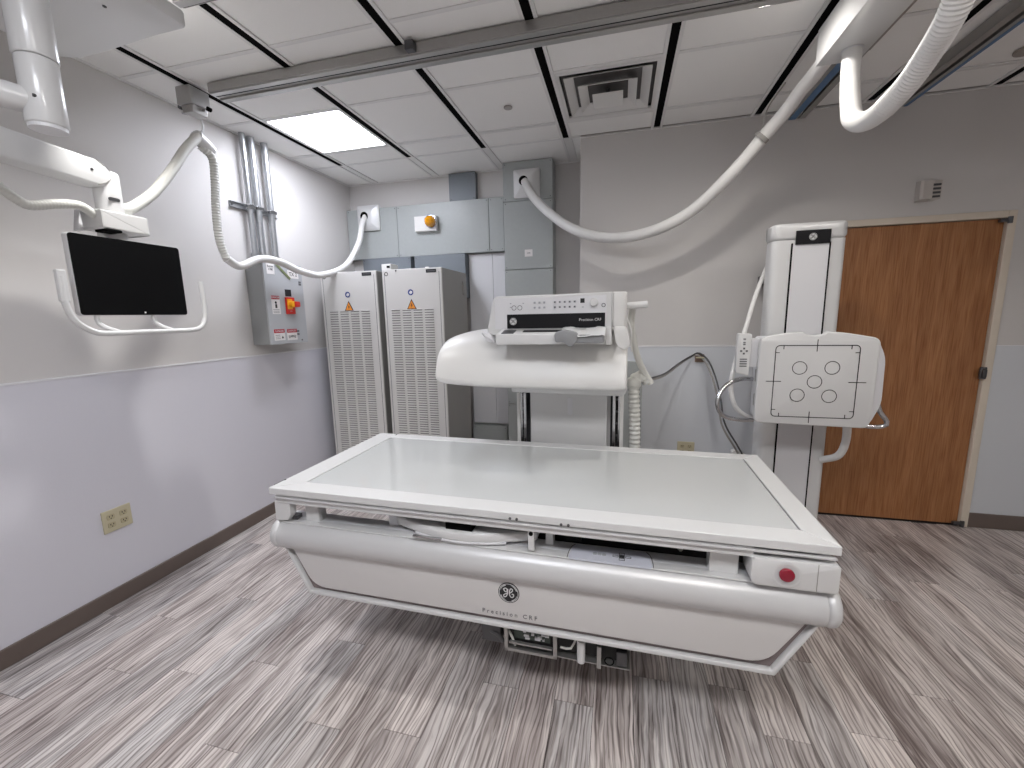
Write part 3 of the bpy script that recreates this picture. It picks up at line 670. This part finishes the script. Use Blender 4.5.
def cabinet(x0, x1, label, side_right):
    t = thing('electrical_cabinet', label, 'cabinet', ((x0+x1)/2, 3.245, 0), 0, 'tall vented electrical cabinets'); w_ = (x1-x0)/2
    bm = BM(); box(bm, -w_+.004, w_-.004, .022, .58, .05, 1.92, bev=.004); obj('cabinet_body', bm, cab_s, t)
    obj('cabinet_plinth', B(-w_+.01, w_-.01, .04, .57, 0, .05), slot_m, t)
    obj('front_door', B(-w_, w_, 0, .020, .06, 1.920, bev=.004), cab_m, t)
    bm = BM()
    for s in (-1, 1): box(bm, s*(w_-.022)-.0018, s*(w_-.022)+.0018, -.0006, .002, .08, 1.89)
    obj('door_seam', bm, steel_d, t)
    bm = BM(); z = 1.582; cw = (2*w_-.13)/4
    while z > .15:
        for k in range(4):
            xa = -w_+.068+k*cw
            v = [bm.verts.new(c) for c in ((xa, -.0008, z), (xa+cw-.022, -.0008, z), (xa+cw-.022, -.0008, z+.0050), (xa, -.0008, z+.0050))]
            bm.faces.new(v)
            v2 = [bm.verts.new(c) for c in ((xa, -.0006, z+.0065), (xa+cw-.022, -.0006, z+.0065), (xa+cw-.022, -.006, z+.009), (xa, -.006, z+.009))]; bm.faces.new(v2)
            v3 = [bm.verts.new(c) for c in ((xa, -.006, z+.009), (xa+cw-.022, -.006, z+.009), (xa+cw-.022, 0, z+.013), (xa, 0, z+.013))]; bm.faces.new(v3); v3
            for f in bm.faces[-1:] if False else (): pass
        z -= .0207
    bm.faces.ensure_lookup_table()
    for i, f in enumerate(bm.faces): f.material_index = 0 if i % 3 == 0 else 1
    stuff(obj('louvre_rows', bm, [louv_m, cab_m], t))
    # stickers
    c = -.01
    s = obj('warning_triangle', prism(BM(), [(c-.044, 1.592), (c+.044, 1.592), (c, 1.676)], -.0022, -.0006, 'xz'), inkb, t)
    obj('triangle_face', prism(BM(), [(c-.034, 1.598), (c+.034, 1.598), (c, 1.664)], -.0030, -.0020, 'xz'), oran, s)
    obj('lightning_mark', prism(BM(), [(c+.004, 1.648), (c-.009, 1.622), (c, 1.622), (c-.005, 1.602), (c+.009, 1.629), (c+.001, 1.629)], -.0036, -.0028, 'xz'), inkb, s)
    s = obj('round_sticker', cyl(BM(), (c-.004, -.0014, 1.730), .0245, .0016, 'y', 24), blue, t)
    obj('sticker_mark', prism(BM(), [(c-.018, 1.726), (c-.006, 1.744), (c+.012, 1.738), (c+.012, 1.724), (c-.004, 1.714)], -.003, -.0021, 'xz'), label_w, s)
    obj('black_label', B(w_-.135, w_-.045, -.002, -.0005, 1.880, 1.908), inkb, t)
    bm = BM(); box(bm, w_-.125, w_-.055, -.0026, -.0019, 1.891, 1.897); obj('label_print', bm, ink, t)
    bm = ringbm(BM(), (-w_+.040, -.0016, 1.885), .014, .006); obj('corner_emblem', bm, inkb, t)
    obj('door_lock', cyl(BM(), (-w_+.13, -.001, 1.908), .007, .004, 'y', 12), steel_d, t)
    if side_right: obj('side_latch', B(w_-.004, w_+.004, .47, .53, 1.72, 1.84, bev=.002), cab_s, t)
    return t
cabinet(-2.535, -1.990, 'tall light grey vented cabinet next to the left wall', False)
cabinet(-1.935, -1.400, 'tall light grey vented cabinet, the right one of the pair', True)

# ------------------------------------------------------------------ x-ray table
TB = thing('x_ray_table', 'large white raised x-ray table with flat top and curved front bumper', 'x-ray table', (-.391, 1.375, 0), -.0134)
t = TB
obj('top_inlay', B(-.925, .962, .09, .785, .795, .8195, bev=.001), top_m, t)
def frame_rail(pts): 
    return obj('top_frame_rail', prism(BM(), pts, .792, .8215, 'xy', bev=.003), white, t)
H = 1.045; Dp = .862
frame_rail([(-H, 0), (H, 0), (H-.078, .09), (-H+.115, .09)])
frame_rail([(-H, Dp), (-H+.115, Dp-.075), (H-.078, Dp-.075), (H, Dp)])
frame_rail([(-H, 0.002), (-H+.115, .092), (-H+.115, Dp-.077), (-H, Dp-.002)])
frame_rail([(H, 0.002), (H, Dp-.002), (H-.078, Dp-.077), (H-.078, .092)])
obj('frame_joint', B(-1.0, 1.0, .012, Dp-.01, .786, .794), steel_d, t)
bm = BM(); box(bm, -1.02, .815, .008, .04, .752, .787, bev=.004); obj('front_track', bm, white, t)
bm = BM(); box(bm, -1.02, 1.035, -.002, .012, .776, .784, bev=.002); obj('front_lip', bm, silver, t)
bm = BM(); box(bm, -1.02, 1.02, Dp-.05, Dp-.01, .750, .787, bev=.004); obj('rear_track', bm, white, t)
bm = BM(); box(bm, -1.03, -.98, .04, Dp-.05, .752, .787); box(bm, .98, 1.03, .04, Dp-.05, .752, .787); obj('end_track', bm, white_g, t)
for x, z in ((.02, .800), (.045, .800), (.205, .798), (.23, .798)): obj('edge_screw', cyl(BM(), (x, -.001, z), .005, .005, 'y', 10), steel_d, t)
# ledge, bumper, skirt
obj('ledge', B(-1.035, 1.035, .045, .135, .628, .659, bev=.004), white_g, t)
obj('bumper', cyl(BM(), (0, .055, .5945), .066, 2.05, 'x', 48), silver, t, True)
for s in (-1, 1): 
    obj('bumper_end_cap', cyl(BM(), (s*1.045, .055, .5945), .067, .046, 'x', 48, bev=.021), silver, t, True)
obj('bumper_highlight', B(-1.035, 1.035, .022, .048, .6560, .6620, bev=.002), white, t)  # white strip stands in for the highlight along the bumper's top edge
sk = [(-1.03, .57), (1.03, .57), (1.03, .552), (.908, .328), (-.918, .328), (-1.03, .552)]
obj('skirt_back', prism(BM(), roundpoly(sk, [0, 0, .03, .02, .02, .03]), .050, .072, 'xz', bev=.003), white_g, t, True)
ip = [(-.985, .575), (.985, .575), (.985, .535), (.880, .366), (-.890, .366), (-.985, .535)]
obj('skirt_panel', prism(BM(), roundpoly(ip, [0, 0, .05, .06, .06, .05], 6), .030, .050, 'xz', bev=.005, seg=3), mat('skirt_paint', hx(214, 212, 211), .35), t, True)
lip = [(-1.03, .552), (-1.018, .548), (-.908, .345), (.898, .345), (1.018, .548), (1.03, .552), (.908, .328), (-.918, .328)]
obj('skirt_lip', prism(BM(), lip, .028, .052, 'xz', bev=.003), white, t, True)
obj('skirt_groove', prism(BM(), [(-1.012, .55), (-.984, .55), (-.888, .368), (.878, .368), (.984, .55), (1.012, .55), (.897, .347), (-.907, .347)], .0465, .051, 'xz'), mat('groove_brown', hx(128, 116, 116), .5), t)
monogram(t, (.000, .0285, .482), .0415, textw, inkb)
text('lettering', 'Precision CRF', .025, ink, t, (.000, .029, .390), FRONT, sp=1.5)
# posts and brackets in the gap
for x, w_ in ((-.885, .034), (.74, .045)): obj('support_post', B(x-w_, x+w_, .055, .105, .655, .760, bev=.004), white, t)
obj('corner_bracket', prism(BM(), [(-1.035, .668), (-.975, .674), (-.958, .70), (-.958, .758), (-1.035, .758)], .012, .05, 'xz', bev=.004), white, t)
obj('rubber_pad', B(-1.0, -.95, .04, .07, .668, .684), steel_d, t)
bm = BM(); box(bm, .092-.012, .092+.012, .018, .03, .672, .757, bev=.004); obj('tray_catch', bm, white, t); obj('catch_hole', cyl(BM(), (.092, .017, .74), .008, .004, 'y', 14), black, t)
for a, b in ((-.54, -.495), (.13, .16)): obj('inner_post', B(a, b, .10, .14, .655, .76, bev=.003), white_g, t)
# curved tray
arc = [(-.50+.60*i/16, .09-.085*math.sin(math.pi*i/16)*.9) for i in range(17)]
tr = obj('cassette_tray', prism(BM(), arc+[(.10, .40), (-.50, .40)], .672, .712, 'xy', bev=.010, seg=3), white, t, True)
obj('tray_lip', T([(a[0], a[1]+.004, .672) for a in arc[3:14]], .006, n=8), white_g, tr)
obj('tray_opening', B(-.25, -.14, .03, .10, .712, .742, bev=.003), black, t)
obj('tray_latch', B(-.38, -.26, .006, .016, .674, .682, bev=.001), steel, tr)
# emergency stop housing
HB = roundpoly([(.815, .668), (1.046, .668), (1.046, .762), (.805, .762), (.805, .685)], [.02, .014, .012, .01, .02])
hb = obj('stop_button_housing', prism(BM(), HB, -.006, .095, 'xz', bev=.005, seg=2), white, t, True)
rg = obj('button_recess', cyl(BM(), (.903, -.0062, .716), .037, .004, 'y', 32), silver, t); rgb = ringbm(BM(), (.903, -.009, .716), .037, .006); obj('recess_rim', rgb, white, rg)
obj('stop_button', cyl(BM(), (.902, -.012, .718), .0215, .014, 'y', 28, bev=.005), red, t, True)['label'] = 'red emergency stop button'
obj('housing_seam', B(.985, .987, -.0068, -.0055, .672, .76), greycab, hb)
# control pad on ledge
cp = obj('control_pad', prism(BM(), roundpoly([(.225, .020), (.515, .020), (.505, .115), (.235, .115)], .012), .6585, .6645, 'xy'), keyl, t)
for sx0 in (-1, 1): obj('pad_outline', T([(.37+sx0*.147, .021, .6652), (.37+sx0*.146, .06, .6648), (.37+sx0*.138, .10, .6648), (.37+sx0*.128, .114, .6648)], .0011, n=5), inkb, cp)
kb = BM()
for x in (.318, .334, .350): prism(kb, rounded(x-.007, x+.007, .058, .074, .003, 2), .6645, .6652, 'xy')
obj('pad_key', kb, key_m, cp)
kb = BM()
for a in ((.380, .400, .060, .072), (.402, .422, .076, .09), (.402, .422, .042, .056), (.424, .444, .060, .072)): 
    x0, x1, y0, y1 = a
    for q in ((x0, x1, y0, y0+.002), (x0, x1, y1-.002, y1), (x0, x0+.002, y0, y1), (x1-.002, x1, y0, y1)): box(kb, *q, .6645, .6652)
box(kb, .402, .422, .058, .074, .6645, .6655)
obj('pad_marking', kb, inkb, cp)
# mechanism below and behind
bm = BM(); box(bm, -.38, .62, .30, .66, .45, .74, bev=.01); obj('drive_housing', bm, inner_m, t)
bm = BM(); box(bm, .10, .90, .22, .34, .60, .745); box(bm, .20, .26, .15, .22, .655, .75); obj('carriage_beam', bm, slot_m, t)
obj('loose_cable', T([(.20, .16, .74), (.24, .15, .70), (.32, .16, .70), (.40, .17, .74)], .006, n=8), greycab, t)
obj('loose_cable', T([(.62, .16, .74), (.60, .15, .70), (.62, .16, .665)], .008, n=8), greycab, t)
ch = BM()
for q in ((-.10, -.085, .256, .37), (.095, .110, .256, .37), (-.10, .11, .256, .268), (-.08, .09, .290, .296)): box(ch, q[0], q[1], .052, .066, q[2], q[3], bev=.001)
box(ch, -.10, .38, .07, .40, .252, .256); box(ch, .26, .275, .055, .075, .25, .34)
chf = obj('chassis', ch, alu, t, loc=(.07, 0, -.045))
obj('chassis_shell', B(-.10, .36, .10, .42, .26, .46), inner_m, chf)
cb = obj('circuit_board', B(-.065, .08, .075, .08, .30, .37), pcb, t, loc=(.07, 0, -.045))
bm = BM(); random.seed(3)
for k in range(16):
    x = -.055+random.random()*.12; z = .305+random.random()*.055; box(bm, x, x+.006+random.random()*.014, .068, .076, z, z+.004+random.random()*.010)
obj('board_component', bm, white_g, cb); random.seed(7)
obj('chassis_cable', T([(-.12, .08, .36), (-.08, .07, .32), (-.06, .07, .27)], .005, n=8), hose_o, chf)
obj('chassis_cable', T([(-.19, .09, .30), (-.14, .07, .31), (-.11, .07, .28)], .009, n=8), steel_d, chf)
obj('chassis_cable', T([(.12, .08, .29), (.16, .07, .30), (.18, .08, .34)], .004, n=8), hose_o, chf)
obj('chassis_cylinder', cyl(BM(), (.20, .07, .30), .016, .09, 'z', 14), white, chf)
obj('chassis_ring', ringbm(BM(), (.305, .06, .285), .016, .005), black, chf)
obj('chassis_motor', B(-.20, -.12, .07, .12, .268, .34, bev=.003), steel_d, chf); obj('chassis_motor', B(.33, .37, .07, .12, .262, .32, bev=.003), steel_d, chf)
obj('chassis_plate', B(-.20, .38, .10, .2, .345, .375, bev=.002), white_g, chf)
bm = BM(); box(bm, -.45, .55, .52, .84, 0, .06, bev=.01); box(bm, -.25, .35, .56, .80, .06, .46, bev=.01); obj('pedestal', bm, white_g, t, True)
for x in (-1.045, -.93):
    obj('cover_film_edge', T([(x-.03, .06 if x < -1 else Dp-.05, .806), (x+.01, .09 if x < -1 else Dp-.02, .825)], .002, n=5), black, t)

# ------------------------------------------------------------------ tower with console behind the table
TW = thing('x_ray_tower', 'white x-ray tower with a draped hood and control console behind the table', 'x-ray machine', (-.27, 2.40, 0)); t = TW
obj('tower_core', B(-.305, .295, .03, .34, .02, 1.075, bev=.004), silver, t)
obj('tower_base', B(-.36, .35, -.02, .45, 0, .05, bev=.01), white_g, t)
obj('front_cover', B(-.232, .208, -.02, .03, .05, 1.075, bev=.004), white, t)
obj('cover_notch', prism(BM(), rounded(-.014, .014, .950, 1.05, .010), -.0225, -.020, 'xz'), white_g, t)
for s in (-1, 1):
    c = -.266 if s < 0 else .248
    obj('guide_rail', B(c-.010, c+.006, -.012, .03, .05, 1.07, bev=.002), steel, t)
    obj('guide_rail', B(c+s*.028-.008, c+s*.028+.010, -.005, .03, .05, 1.07, bev=.002), steel, t)
    obj('guide_slot', B(c-.022, c+.022, .022, .031, .05, 1.07), slot_m, t)
    obj('side_trim', B(c+s*.040-.010, c+s*.040+.010, -.014, .03, .05, 1.07, bev=.002), white_w, t)
    bm = BM()
    for k in range(14): cyl(bm, (c+s*.014, .018, .13+k*.07), .006, .01, 'y', 8)
    stuff(obj('guide_bolt', bm, steel_d, t))
obj('carriage_plate', prism(BM(), roundpoly([(-.295, 1.112), (.300, 1.104), (.312, 1.15), (-.295, 1.15)], [.012, .03, .01, .01]), -.22, .25, 'xz', bev=.006), white, t, True)
# hood lofted along X
prof = [(2.58, 1.150), (2.30, 1.146), (2.09, 1.148), (2.058, 1.154), (2.045, 1.180), (2.062, 1.235), (2.092, 1.30), (2.125, 1.355), (2.17, 1.405), (2.24, 1.440), (2.36, 1.455), (2.58, 1.450)]
bm = BM(); secs = []
st = [(-.962, .62, .02), (-.960, .80, .016), (-.948, .89, .016), (-.91, .95, .014), (-.82, .985, .010), (-.70, 1, .006), (-.50, 1, .002), (-.27, 1, 0), (-.10, 1, 0), (-.02, .99, -.002), (.020, .965, -.004), (.034, .93, -.006), (.040, .80, -.008)]
for x, s, dz in st:
    secs.append([bm.verts.new((x+.27, (2.32+(p[0]-2.32)*(.5+.5*s))-2.40, 1.27+(p[1]-1.27)*s+dz*.8-max(0, (p[1]-1.30))*max(0, -(x+.75))*1.3)) for p in prof])
for i in range(len(secs)-1):
    n = len(prof)
    for k in range(n): bm.faces.new((secs[i][k], secs[i][(k+1) % n], secs[i+1][(k+1) % n], secs[i+1][k]))
bm.faces.new(secs[0][::-1]); bm.faces.new(secs[-1]); bmesh.ops.recalc_face_normals(bm, faces=bm.faces[:])
hd = obj('hood', bm, white_w, t, True)
md = hd.modifiers.new('s', 'SUBSURF'); md.levels = md.render_levels = 2
# console (local y = world-2.40)
co = obj('console_body', prism(BM(), roundpoly([(-.395, 1.425), (.232, 1.425), (.232, 1.622), (-.352, 1.618)], [.01, .004, .008, .025]), -.32, -.12, 'xz', bev=.006), white, t, True)
obj('console_end', prism(BM(), roundpoly([(.234, -.325), (.290, -.325), (.300, -.30), (.300, -.12), (.234, -.12)], [.004, .02, .01, .01, .004]), 1.458, 1.622, 'xy', bev=.006), white_w, t, True)
yf = -.3205
obj('console_panel', B(-.345, .205, yf-.003, yf, 1.455, 1.608, bev=.001), white_g, co)
yf = -.3235
dp = obj('display_strip', B(-.282, .200, yf-.002, yf, 1.455, 1.527), glossb, co)
monogram(dp, (-.250, yf-.0030, 1.492), .018, inkb, textw, 'strip_logo')
text('strip_lettering', 'Precision CRF', .0185, textw, dp, (.130, yf-.0030, 1.495), FRONT)
for x, z in ((-.245, 1.562), (-.215, 1.562)): obj('dial_ring', ringbm(BM(), (x, yf-.0015, z-.003), .011, .0025), ink, co)
kb = BM()
for x0, n_, in ((-.145, 3), (-.045, 5)):
    for k in range(n_):
        for z in (1.553, 1.577): box(kb, x0+k*.024, x0+k*.024+.011, yf-.004, yf, z, z+.010, bev=.001, seg=1)
for x, z in ((-.262, 1.578), (-.197, 1.578), (-.262, 1.56), (.095, 1.553)): box(kb, x-.004, x+.004, yf-.002, yf, z, z+.005)
kb_o = obj('console_key', kb, key_m, co)
bm = BM()
for k in range(5):
    for z in (1.556, 1.580): box(bm, -.043+k*.024, -.037+k*.024, yf-.0046, yf-.004, z, z+.004)
obj('key_symbol', bm, inkb, co)
obj('small_display', B(.083, .103, yf-.002, yf, 1.575, 1.596), inkb, co)
kn = obj('console_knob', cyl(BM(), (.148, yf-.012, 1.577), .019, .024, 'y', 28, bev=.003), white, co, True); obj('knob_skirt', cyl(BM(), (.148, yf-.002, 1.575), .026, .004, 'y', 28), white_g, kn)
obj('dial_ring', ringbm(BM(), (.192, yf-.0015, 1.562), .008, .003), ink, co)
# shelf
sh = obj('console_shelf', prism(BM(), [(-.45, 1.385), (-.45, 1.432), (-.32, 1.458), (-.32, 1.40)], -.308, .205, 'yz', bev=.004), white, t, True)
obj('shelf_side', B(.205, .232, -.335, -.31, 1.375, 1.46, bev=.003), white, t)
sl = math.atan2(.026, .13)
def onshelf(x0, x1, a, b, m, nm):
    z = lambda y: 1.432+(y+.45)*.2; bm = BM()
    v = [bm.verts.new(c) for c in ((x0, a, z(a)+.0025), (x1, a, z(a)+.0025), (x1, b, z(b)+.0025), (x0, b, z(b)+.0025))]; bm.faces.new(v)
    r = bmesh.ops.extrude_face_region(bm, geom=bm.faces[:]); bmesh.ops.translate(bm, verts=[q for q in r['geom'] if isinstance(q, bmesh.types.BMVert)], vec=(0, 0, -.003)); bmesh.ops.recalc_face_normals(bm, faces=bm.faces[:])
    obj(nm, bm, m, sh)
onshelf(-.285, -.225, -.430, -.365, steel_d, 'shelf_window'); onshelf(-.185, .0, -.405, -.370, inkb, 'shelf_slot')
obj('handle_bar', B(.055, .203, -.475, -.435, 1.392, 1.430, bev=.008), grey_h, t)
bm = BM(); prism(bm, roundpoly([(-.02, 1.44), (.02, 1.455), (.085, 1.44), (.085, 1.40), (.05, 1.372), (.02, 1.40), (-.015, 1.395)], .014), -.492, -.44, 'xz', bev=.006, seg=2); o = obj('handle_grip', bm, grey_h, t, True)
def wrinkle(x0, x1, y, z0, z1, amp, seed, nm, yt):
    random.seed(seed); bm = BM(); nx, nz = 16, 7; g = []
    for i in range(nx+1):
        row = []
        for j in range(nz+1):
            u = i/nx; v = j/nz
            row.append(bm.verts.new((x0+(x1-x0)*u, y+(yt-y)*v+random.uniform(-amp, amp), z0+(z1-z0)*v+random.uniform(-amp, amp)*.8+.004*math.sin(u*9))))
        g.append(row)
    for i in range(nx):
        for j in range(nz): bm.faces.new((g[i][j], g[i+1][j], g[i+1][j+1], g[i][j+1]))
    r = bmesh.ops.extrude_face_region(bm, geom=bm.faces[:]); bmesh.ops.translate(bm, verts=[q for q in r['geom'] if isinstance(q, bmesh.types.BMVert)], vec=(0, .004, .001))
    bmesh.ops.recalc_face_normals(bm, faces=bm.faces[:])
    o = obj(nm, bm, plastic, t, True); o['label'] = 'crumpled clear plastic wrap'; random.seed(7)
wrinkle(.0, .205, -.49, 1.425, 1.458, .0022, 5, 'plastic_wrap', -.335)
# cloth flap at console right end and left gusset
pts = roundpoly([(.238, 1.462), (.300, 1.462), (.318, 1.37), (.300, 1.352), (.272, 1.355), (.25, 1.385)], .016)
obj('plastic_flap', prism(BM(), pts, -.338, -.30, 'xz', bev=.006), white_w, t, True)
obj('hood_gusset', prism(BM(), roundpoly([(-.42, 1.44), (-.37, 1.44), (-.34, 1.385), (-.38, 1.39)], .015), -.345, -.28, 'xz', bev=.006), white_g, t, True)
# grab handle, hoses
obj('grab_handle', T([(.30, -.20, 1.558), (.35, -.20, 1.560), (.398, -.20, 1.563)], .017, n=16), white, t, True)
obj('tower_hose', T([(.330, -.15, 1.55), (.325, -.13, 1.48), (.337, -.10, 1.40), (.36, -.06, 1.30), (.395, -.02, 1.215), (.435, .0, 1.150), (.44, .0, 1.138)], .017, n=12), hose_o, t, True)
obj('thin_tube', T([(.300, -.24, 1.50), (.322, -.24, 1.44), (.325, -.22, 1.37), (.33, -.2, 1.33)], .004, n=8), hose_m, t)
obj('hose_elbow', T([(.290, .02, 1.150), (.32, .0, 1.150), (.345, .0, 1.150)], .012, n=12), white_w, t, True)
obj('ribbed_hose', T([(.42, .01, 1.152), (.385, .0, 1.178), (.352, .0, 1.158), (.352, 0, 1.08), (.358, 0, .95), (.362, 0, .80), (.362, 0, .60), (.36, .02, .3), (.33, .05, .08)], .029, rib=.026, amp=.10, n=14), hose_o, t, True)
obj('hose_joint', cyl(BM(), (.352, 0, 1.145), .037, .05, 'z', 20, bev=.008), hose_o, t, True)

# cable across wall, clip
cb = [(0.168, 2.45, 1.15), (0.281, 2.8, 1.131), (0.426, 3.25, 1.151), (0.515, 3.4, 1.185), (0.566, 3.425, 1.20), (0.628, 3.4, 1.143), (0.663, 3.3, 1.03), (0.693, 3.25, 0.892), (0.718, 3.2, 0.721), (0.812, 3.2, 0.556), (.90, 3.2, .40)]
t = thing('thin_cable', 'pair of thin grey cables looping over the small brown wall clip', 'cable', cb[0])
P = [Vector(p)-Vector(cb[0]) for p in cb]
obj('cable_strand', T(P, .007, n=8), greycab, t, True); obj('cable_strand', T([p+Vector((.018, .006, .014)) if i > 2 else p+Vector((0, 0, .01)) for i, p in enumerate(P)], .006, n=8), steel_d, t, True)
t = thing('cable_clip', 'small brown clip holding the grey cables on the back wall', 'clip', (.588, BY-.004, 1.165)); obj('clip_plate', B(-.032, .032, -.012, 0, -.02, .04, bev=.002), brown_c, t); obj('clip_hook', B(-.028, .028, -.045, -.010, .012, .02, bev=.002), ivory, t)

# ------------------------------------------------------------------ wall stand with detector plate
WS = thing('x_ray_stand', 'white upright x-ray wall stand with a marked square detector plate', 'x-ray stand', (1.05, 2.90, 0)); t = WS
cs = roundpoly([(-.185, 0), (.200, 0), (.200, .12), (-.185, .12)], [.045, .045, .02, .02], 6)
obj('stand_column', prism(BM(), cs, .02, 1.925, 'xy'), white, t, True)
cs2 = roundpoly([(-.188, -.004), (.203, -.004), (.203, .124), (-.188, .124)], [.05, .05, .02, .02], 6)
obj('column_cap', prism(BM(), cs2, 1.927, 2.02, 'xy', bev=.018, seg=3), white, t, True)
obj('stand_base', B(-.24, .24, -.05, .42, 0, .03, bev=.008), white_g, t)
obj('column_bracket', B(-.10, .10, .12, .545, 1.70, 1.76), steel_d, t)
obj('column_insert', B(-.080, .108, -.006, .0, .05, 1.900), white_g, t)
for x in (-.083, .110): obj('column_slot', B(x-.0035, x+.0035, -.008, .002, .05, 1.905), black, t)
npl = obj('name_plate', B(-.068, .108, -.014, -.004, 1.896, 1.974, bev=.001), glossb, t)
monogram(npl, (.018, -.0155, 1.936), .020, inkb, textw, 'plate_logo')
obj('carriage_arm', B(-.14, .16, -.22, -.004, 1.03, 1.27, bev=.01), white_g, t)
# detector: local coordinates around (1.05, 2.90)
dx = -1.05
DP = [(.733+dx, .905), (1.268+dx, .894), (1.286+dx, .93), (1.292+dx, 1.348), (1.275+dx, 1.372), (1.13+dx, 1.400), (1.05+dx, 1.407), (1.035+dx, 1.392), (.995+dx, 1.384), (.955+dx, 1.392), (.94+dx, 1.407), (.86+dx, 1.400), (.765+dx, 1.383), (.738+dx, 1.362)]
pl = obj('detector_plate', prism(BM(), roundpoly(DP, [.03, .03, .01, .02, .02, .02, .008, .008, .01, .008, .008, .02, .02, .02], 3), -.352, -.315, 'xz', bev=.008, seg=3), white, t, True)
rb = [(.75+dx, .92), (1.30+dx, .905), (1.345+dx, 1.02), (1.340+dx, 1.27), (1.30+dx, 1.36), (.75+dx, 1.38)]
obj('detector_housing', prism(BM(), roundpoly(rb, [.02, .03, .04, .04, .02, .02], 4), -.313, -.20, 'xz', bev=.008), white_g, t, True)
bm = BM()
for z in (1.30, 1.16, 1.02): prism(bm, rounded(-.285, -.255, z-.035, z+.035, .010), .749+dx, .7515+dx, 'yz')
prism(bm, rounded(-.29, -.25, 1.12, 1.20, .01), 1.343+dx, 1.347+dx, 'yz')
obj('housing_slot', bm, greycab, t)
yk = -.3535; bm = BM(); cx, cz = 1.008+dx, 1.140; q = .194; lw = .0022
P4 = rounded(cx-q, cx+q, cz-q, cz+q, .02, 6)
for i in range(len(P4)):
    a = Vector((P4[i][0], yk, P4[i][1])); b = Vector((P4[(i+1) % len(P4)][0], yk, P4[(i+1) % len(P4)][1])); tt = (b-a).normalized(); nn = Vector((-tt.z, 0, tt.x))*lw
    bm.faces.new([bm.verts.new(v) for v in (a+nn, a-nn, b-nn, b+nn)])
def seg(x0, z0, x1, z1):
    lines_bm(bm, [(min(x0, x1)-lw*.8, max(x0, x1)+lw*.8, min(z0, z1)-lw*.8, max(z0, z1)+lw*.8)], yk+.0006)
seg(cx, cz+q-.03, cx, cz+q+.03); seg(cx-.01, cz-q-.03, cx-.01, cz-q+.03); seg(cx-q-.035, cz, cx-q+.035, cz); seg(cx+q-.035, cz, cx+q+.04, cz)
for sx_ in (-1, 1):
    for sz_ in (-1, 1):
        seg(cx+sx_*(q-.038), cz+sz_*q, cx+sx_*(q-.038), cz+sz_*(q-.018)); seg(cx+sx_*q, cz+sz_*(q-.038), cx+sx_*(q-.018), cz+sz_*(q-.038))
obj('field_marking', bm, inkb, pl)
for x, z in ((.934, 1.214), (1.085, 1.216), (1.009, 1.140), (.933, 1.066), (1.083, 1.064)):
    obj('chamber_circle', ringbm(BM(), (x+dx, yk, z), .034, .0035), inkb, pl)
hl = [(0.755, 2.68, 1.131), (0.69, 2.665, 1.134), (0.63, 2.65, 1.115), (0.581, 2.64, 1.07), (0.556, 2.62, 1.002), (0.575, 2.63, .94), (0.62, 2.65, 0.905), (0.69, 2.66, 0.892), (0.765, 2.68, 0.888)]
obj('grab_handle', T([(p[0]+dx, p[1]-2.90, p[2]) for p in hl], .0125, n=14), steel, t, True)
hr = [(1.365, 2.70, 1.11), (1.357, 2.66, 1.03), (1.368, 2.64, 0.968), (1.399, 2.64, 0.925), (1.402, 2.64, 0.897), (1.36, 2.65, .882), (1.29, 2.66, 0.885)]
obj('grab_handle', T([(p[0]+dx, p[1]-2.90, p[2]) for p in hr], .0125, n=14), steel, t, True)
kp = obj('hand_control', prism(BM(), roundpoly([(.631+dx, 1.182), (.697+dx, 1.162), (.703+dx, 1.396), (.632+dx, 1.400)], .010), -.325, -.285, 'xz', bev=.004), white, t, True)
bm = BM()
for z in (1.365, 1.345, 1.335): box(bm, .660+dx, .672+dx, -.327, -.3245, z, z+.006)
for a, b in ((-.014, 0), (.014, 0), (0, .014), (0, -.014)): box(bm, .666+a-.005+dx, .666+a+.005+dx, -.327, -.3245, 1.302+b-.005, 1.302+b+.005)
for k in range(4): box(bm, .648+dx, .684+dx, -.3265, -.3245, 1.215+k*.013, 1.221+k*.013)
stuff(obj('control_key', bm, ink, kp))
obj('control_clip', B(.697+dx, .748+dx, -.30, -.26, 1.21, 1.37, bev=.004), white_g, t)
c1 = [(.93, 3.12, 1.85), (.885, 3.08, 1.76), (0.806, 2.97, 1.587), (0.741, 2.87, 1.407), (0.684, 2.8, 1.229), (0.653, 2.75, 1.083), (0.67, 2.72, 0.971), (0.72, 2.71, 0.915), (.77, 2.71, .893)]
obj('white_cable', T([(p[0]+dx, p[1]-2.90, p[2]) for p in c1], .013, n=10), hose_m, t, True)
c2 = [(1.26, 2.74, .91), (1.275, 2.75, 0.85), (1.292, 2.79, 0.74), (1.275, 2.82, 0.655), (1.228, 2.90, 0.60)]
obj('white_cable', T([(p[0]+dx, p[1]-2.90, p[2]) for p in c2], .021, n=12), hose_m, t, True)
t = thing('wall_socket_box', 'small white box low on the back wall beside the wall stand', 'socket box', (.90, BY-.004, .42)); obj('socket_body', prism(BM(), roundpoly([(-.06, -.05), (.05, -.05), (.05, .02), (-.03, .06), (-.06, .05)], .008), -.06, 0, 'xz', bev=.004), white_w, t, True); obj('socket_screw', cyl(BM(), (0, -.062, 0), .006, .004, 'y', 10), steel_d, t)
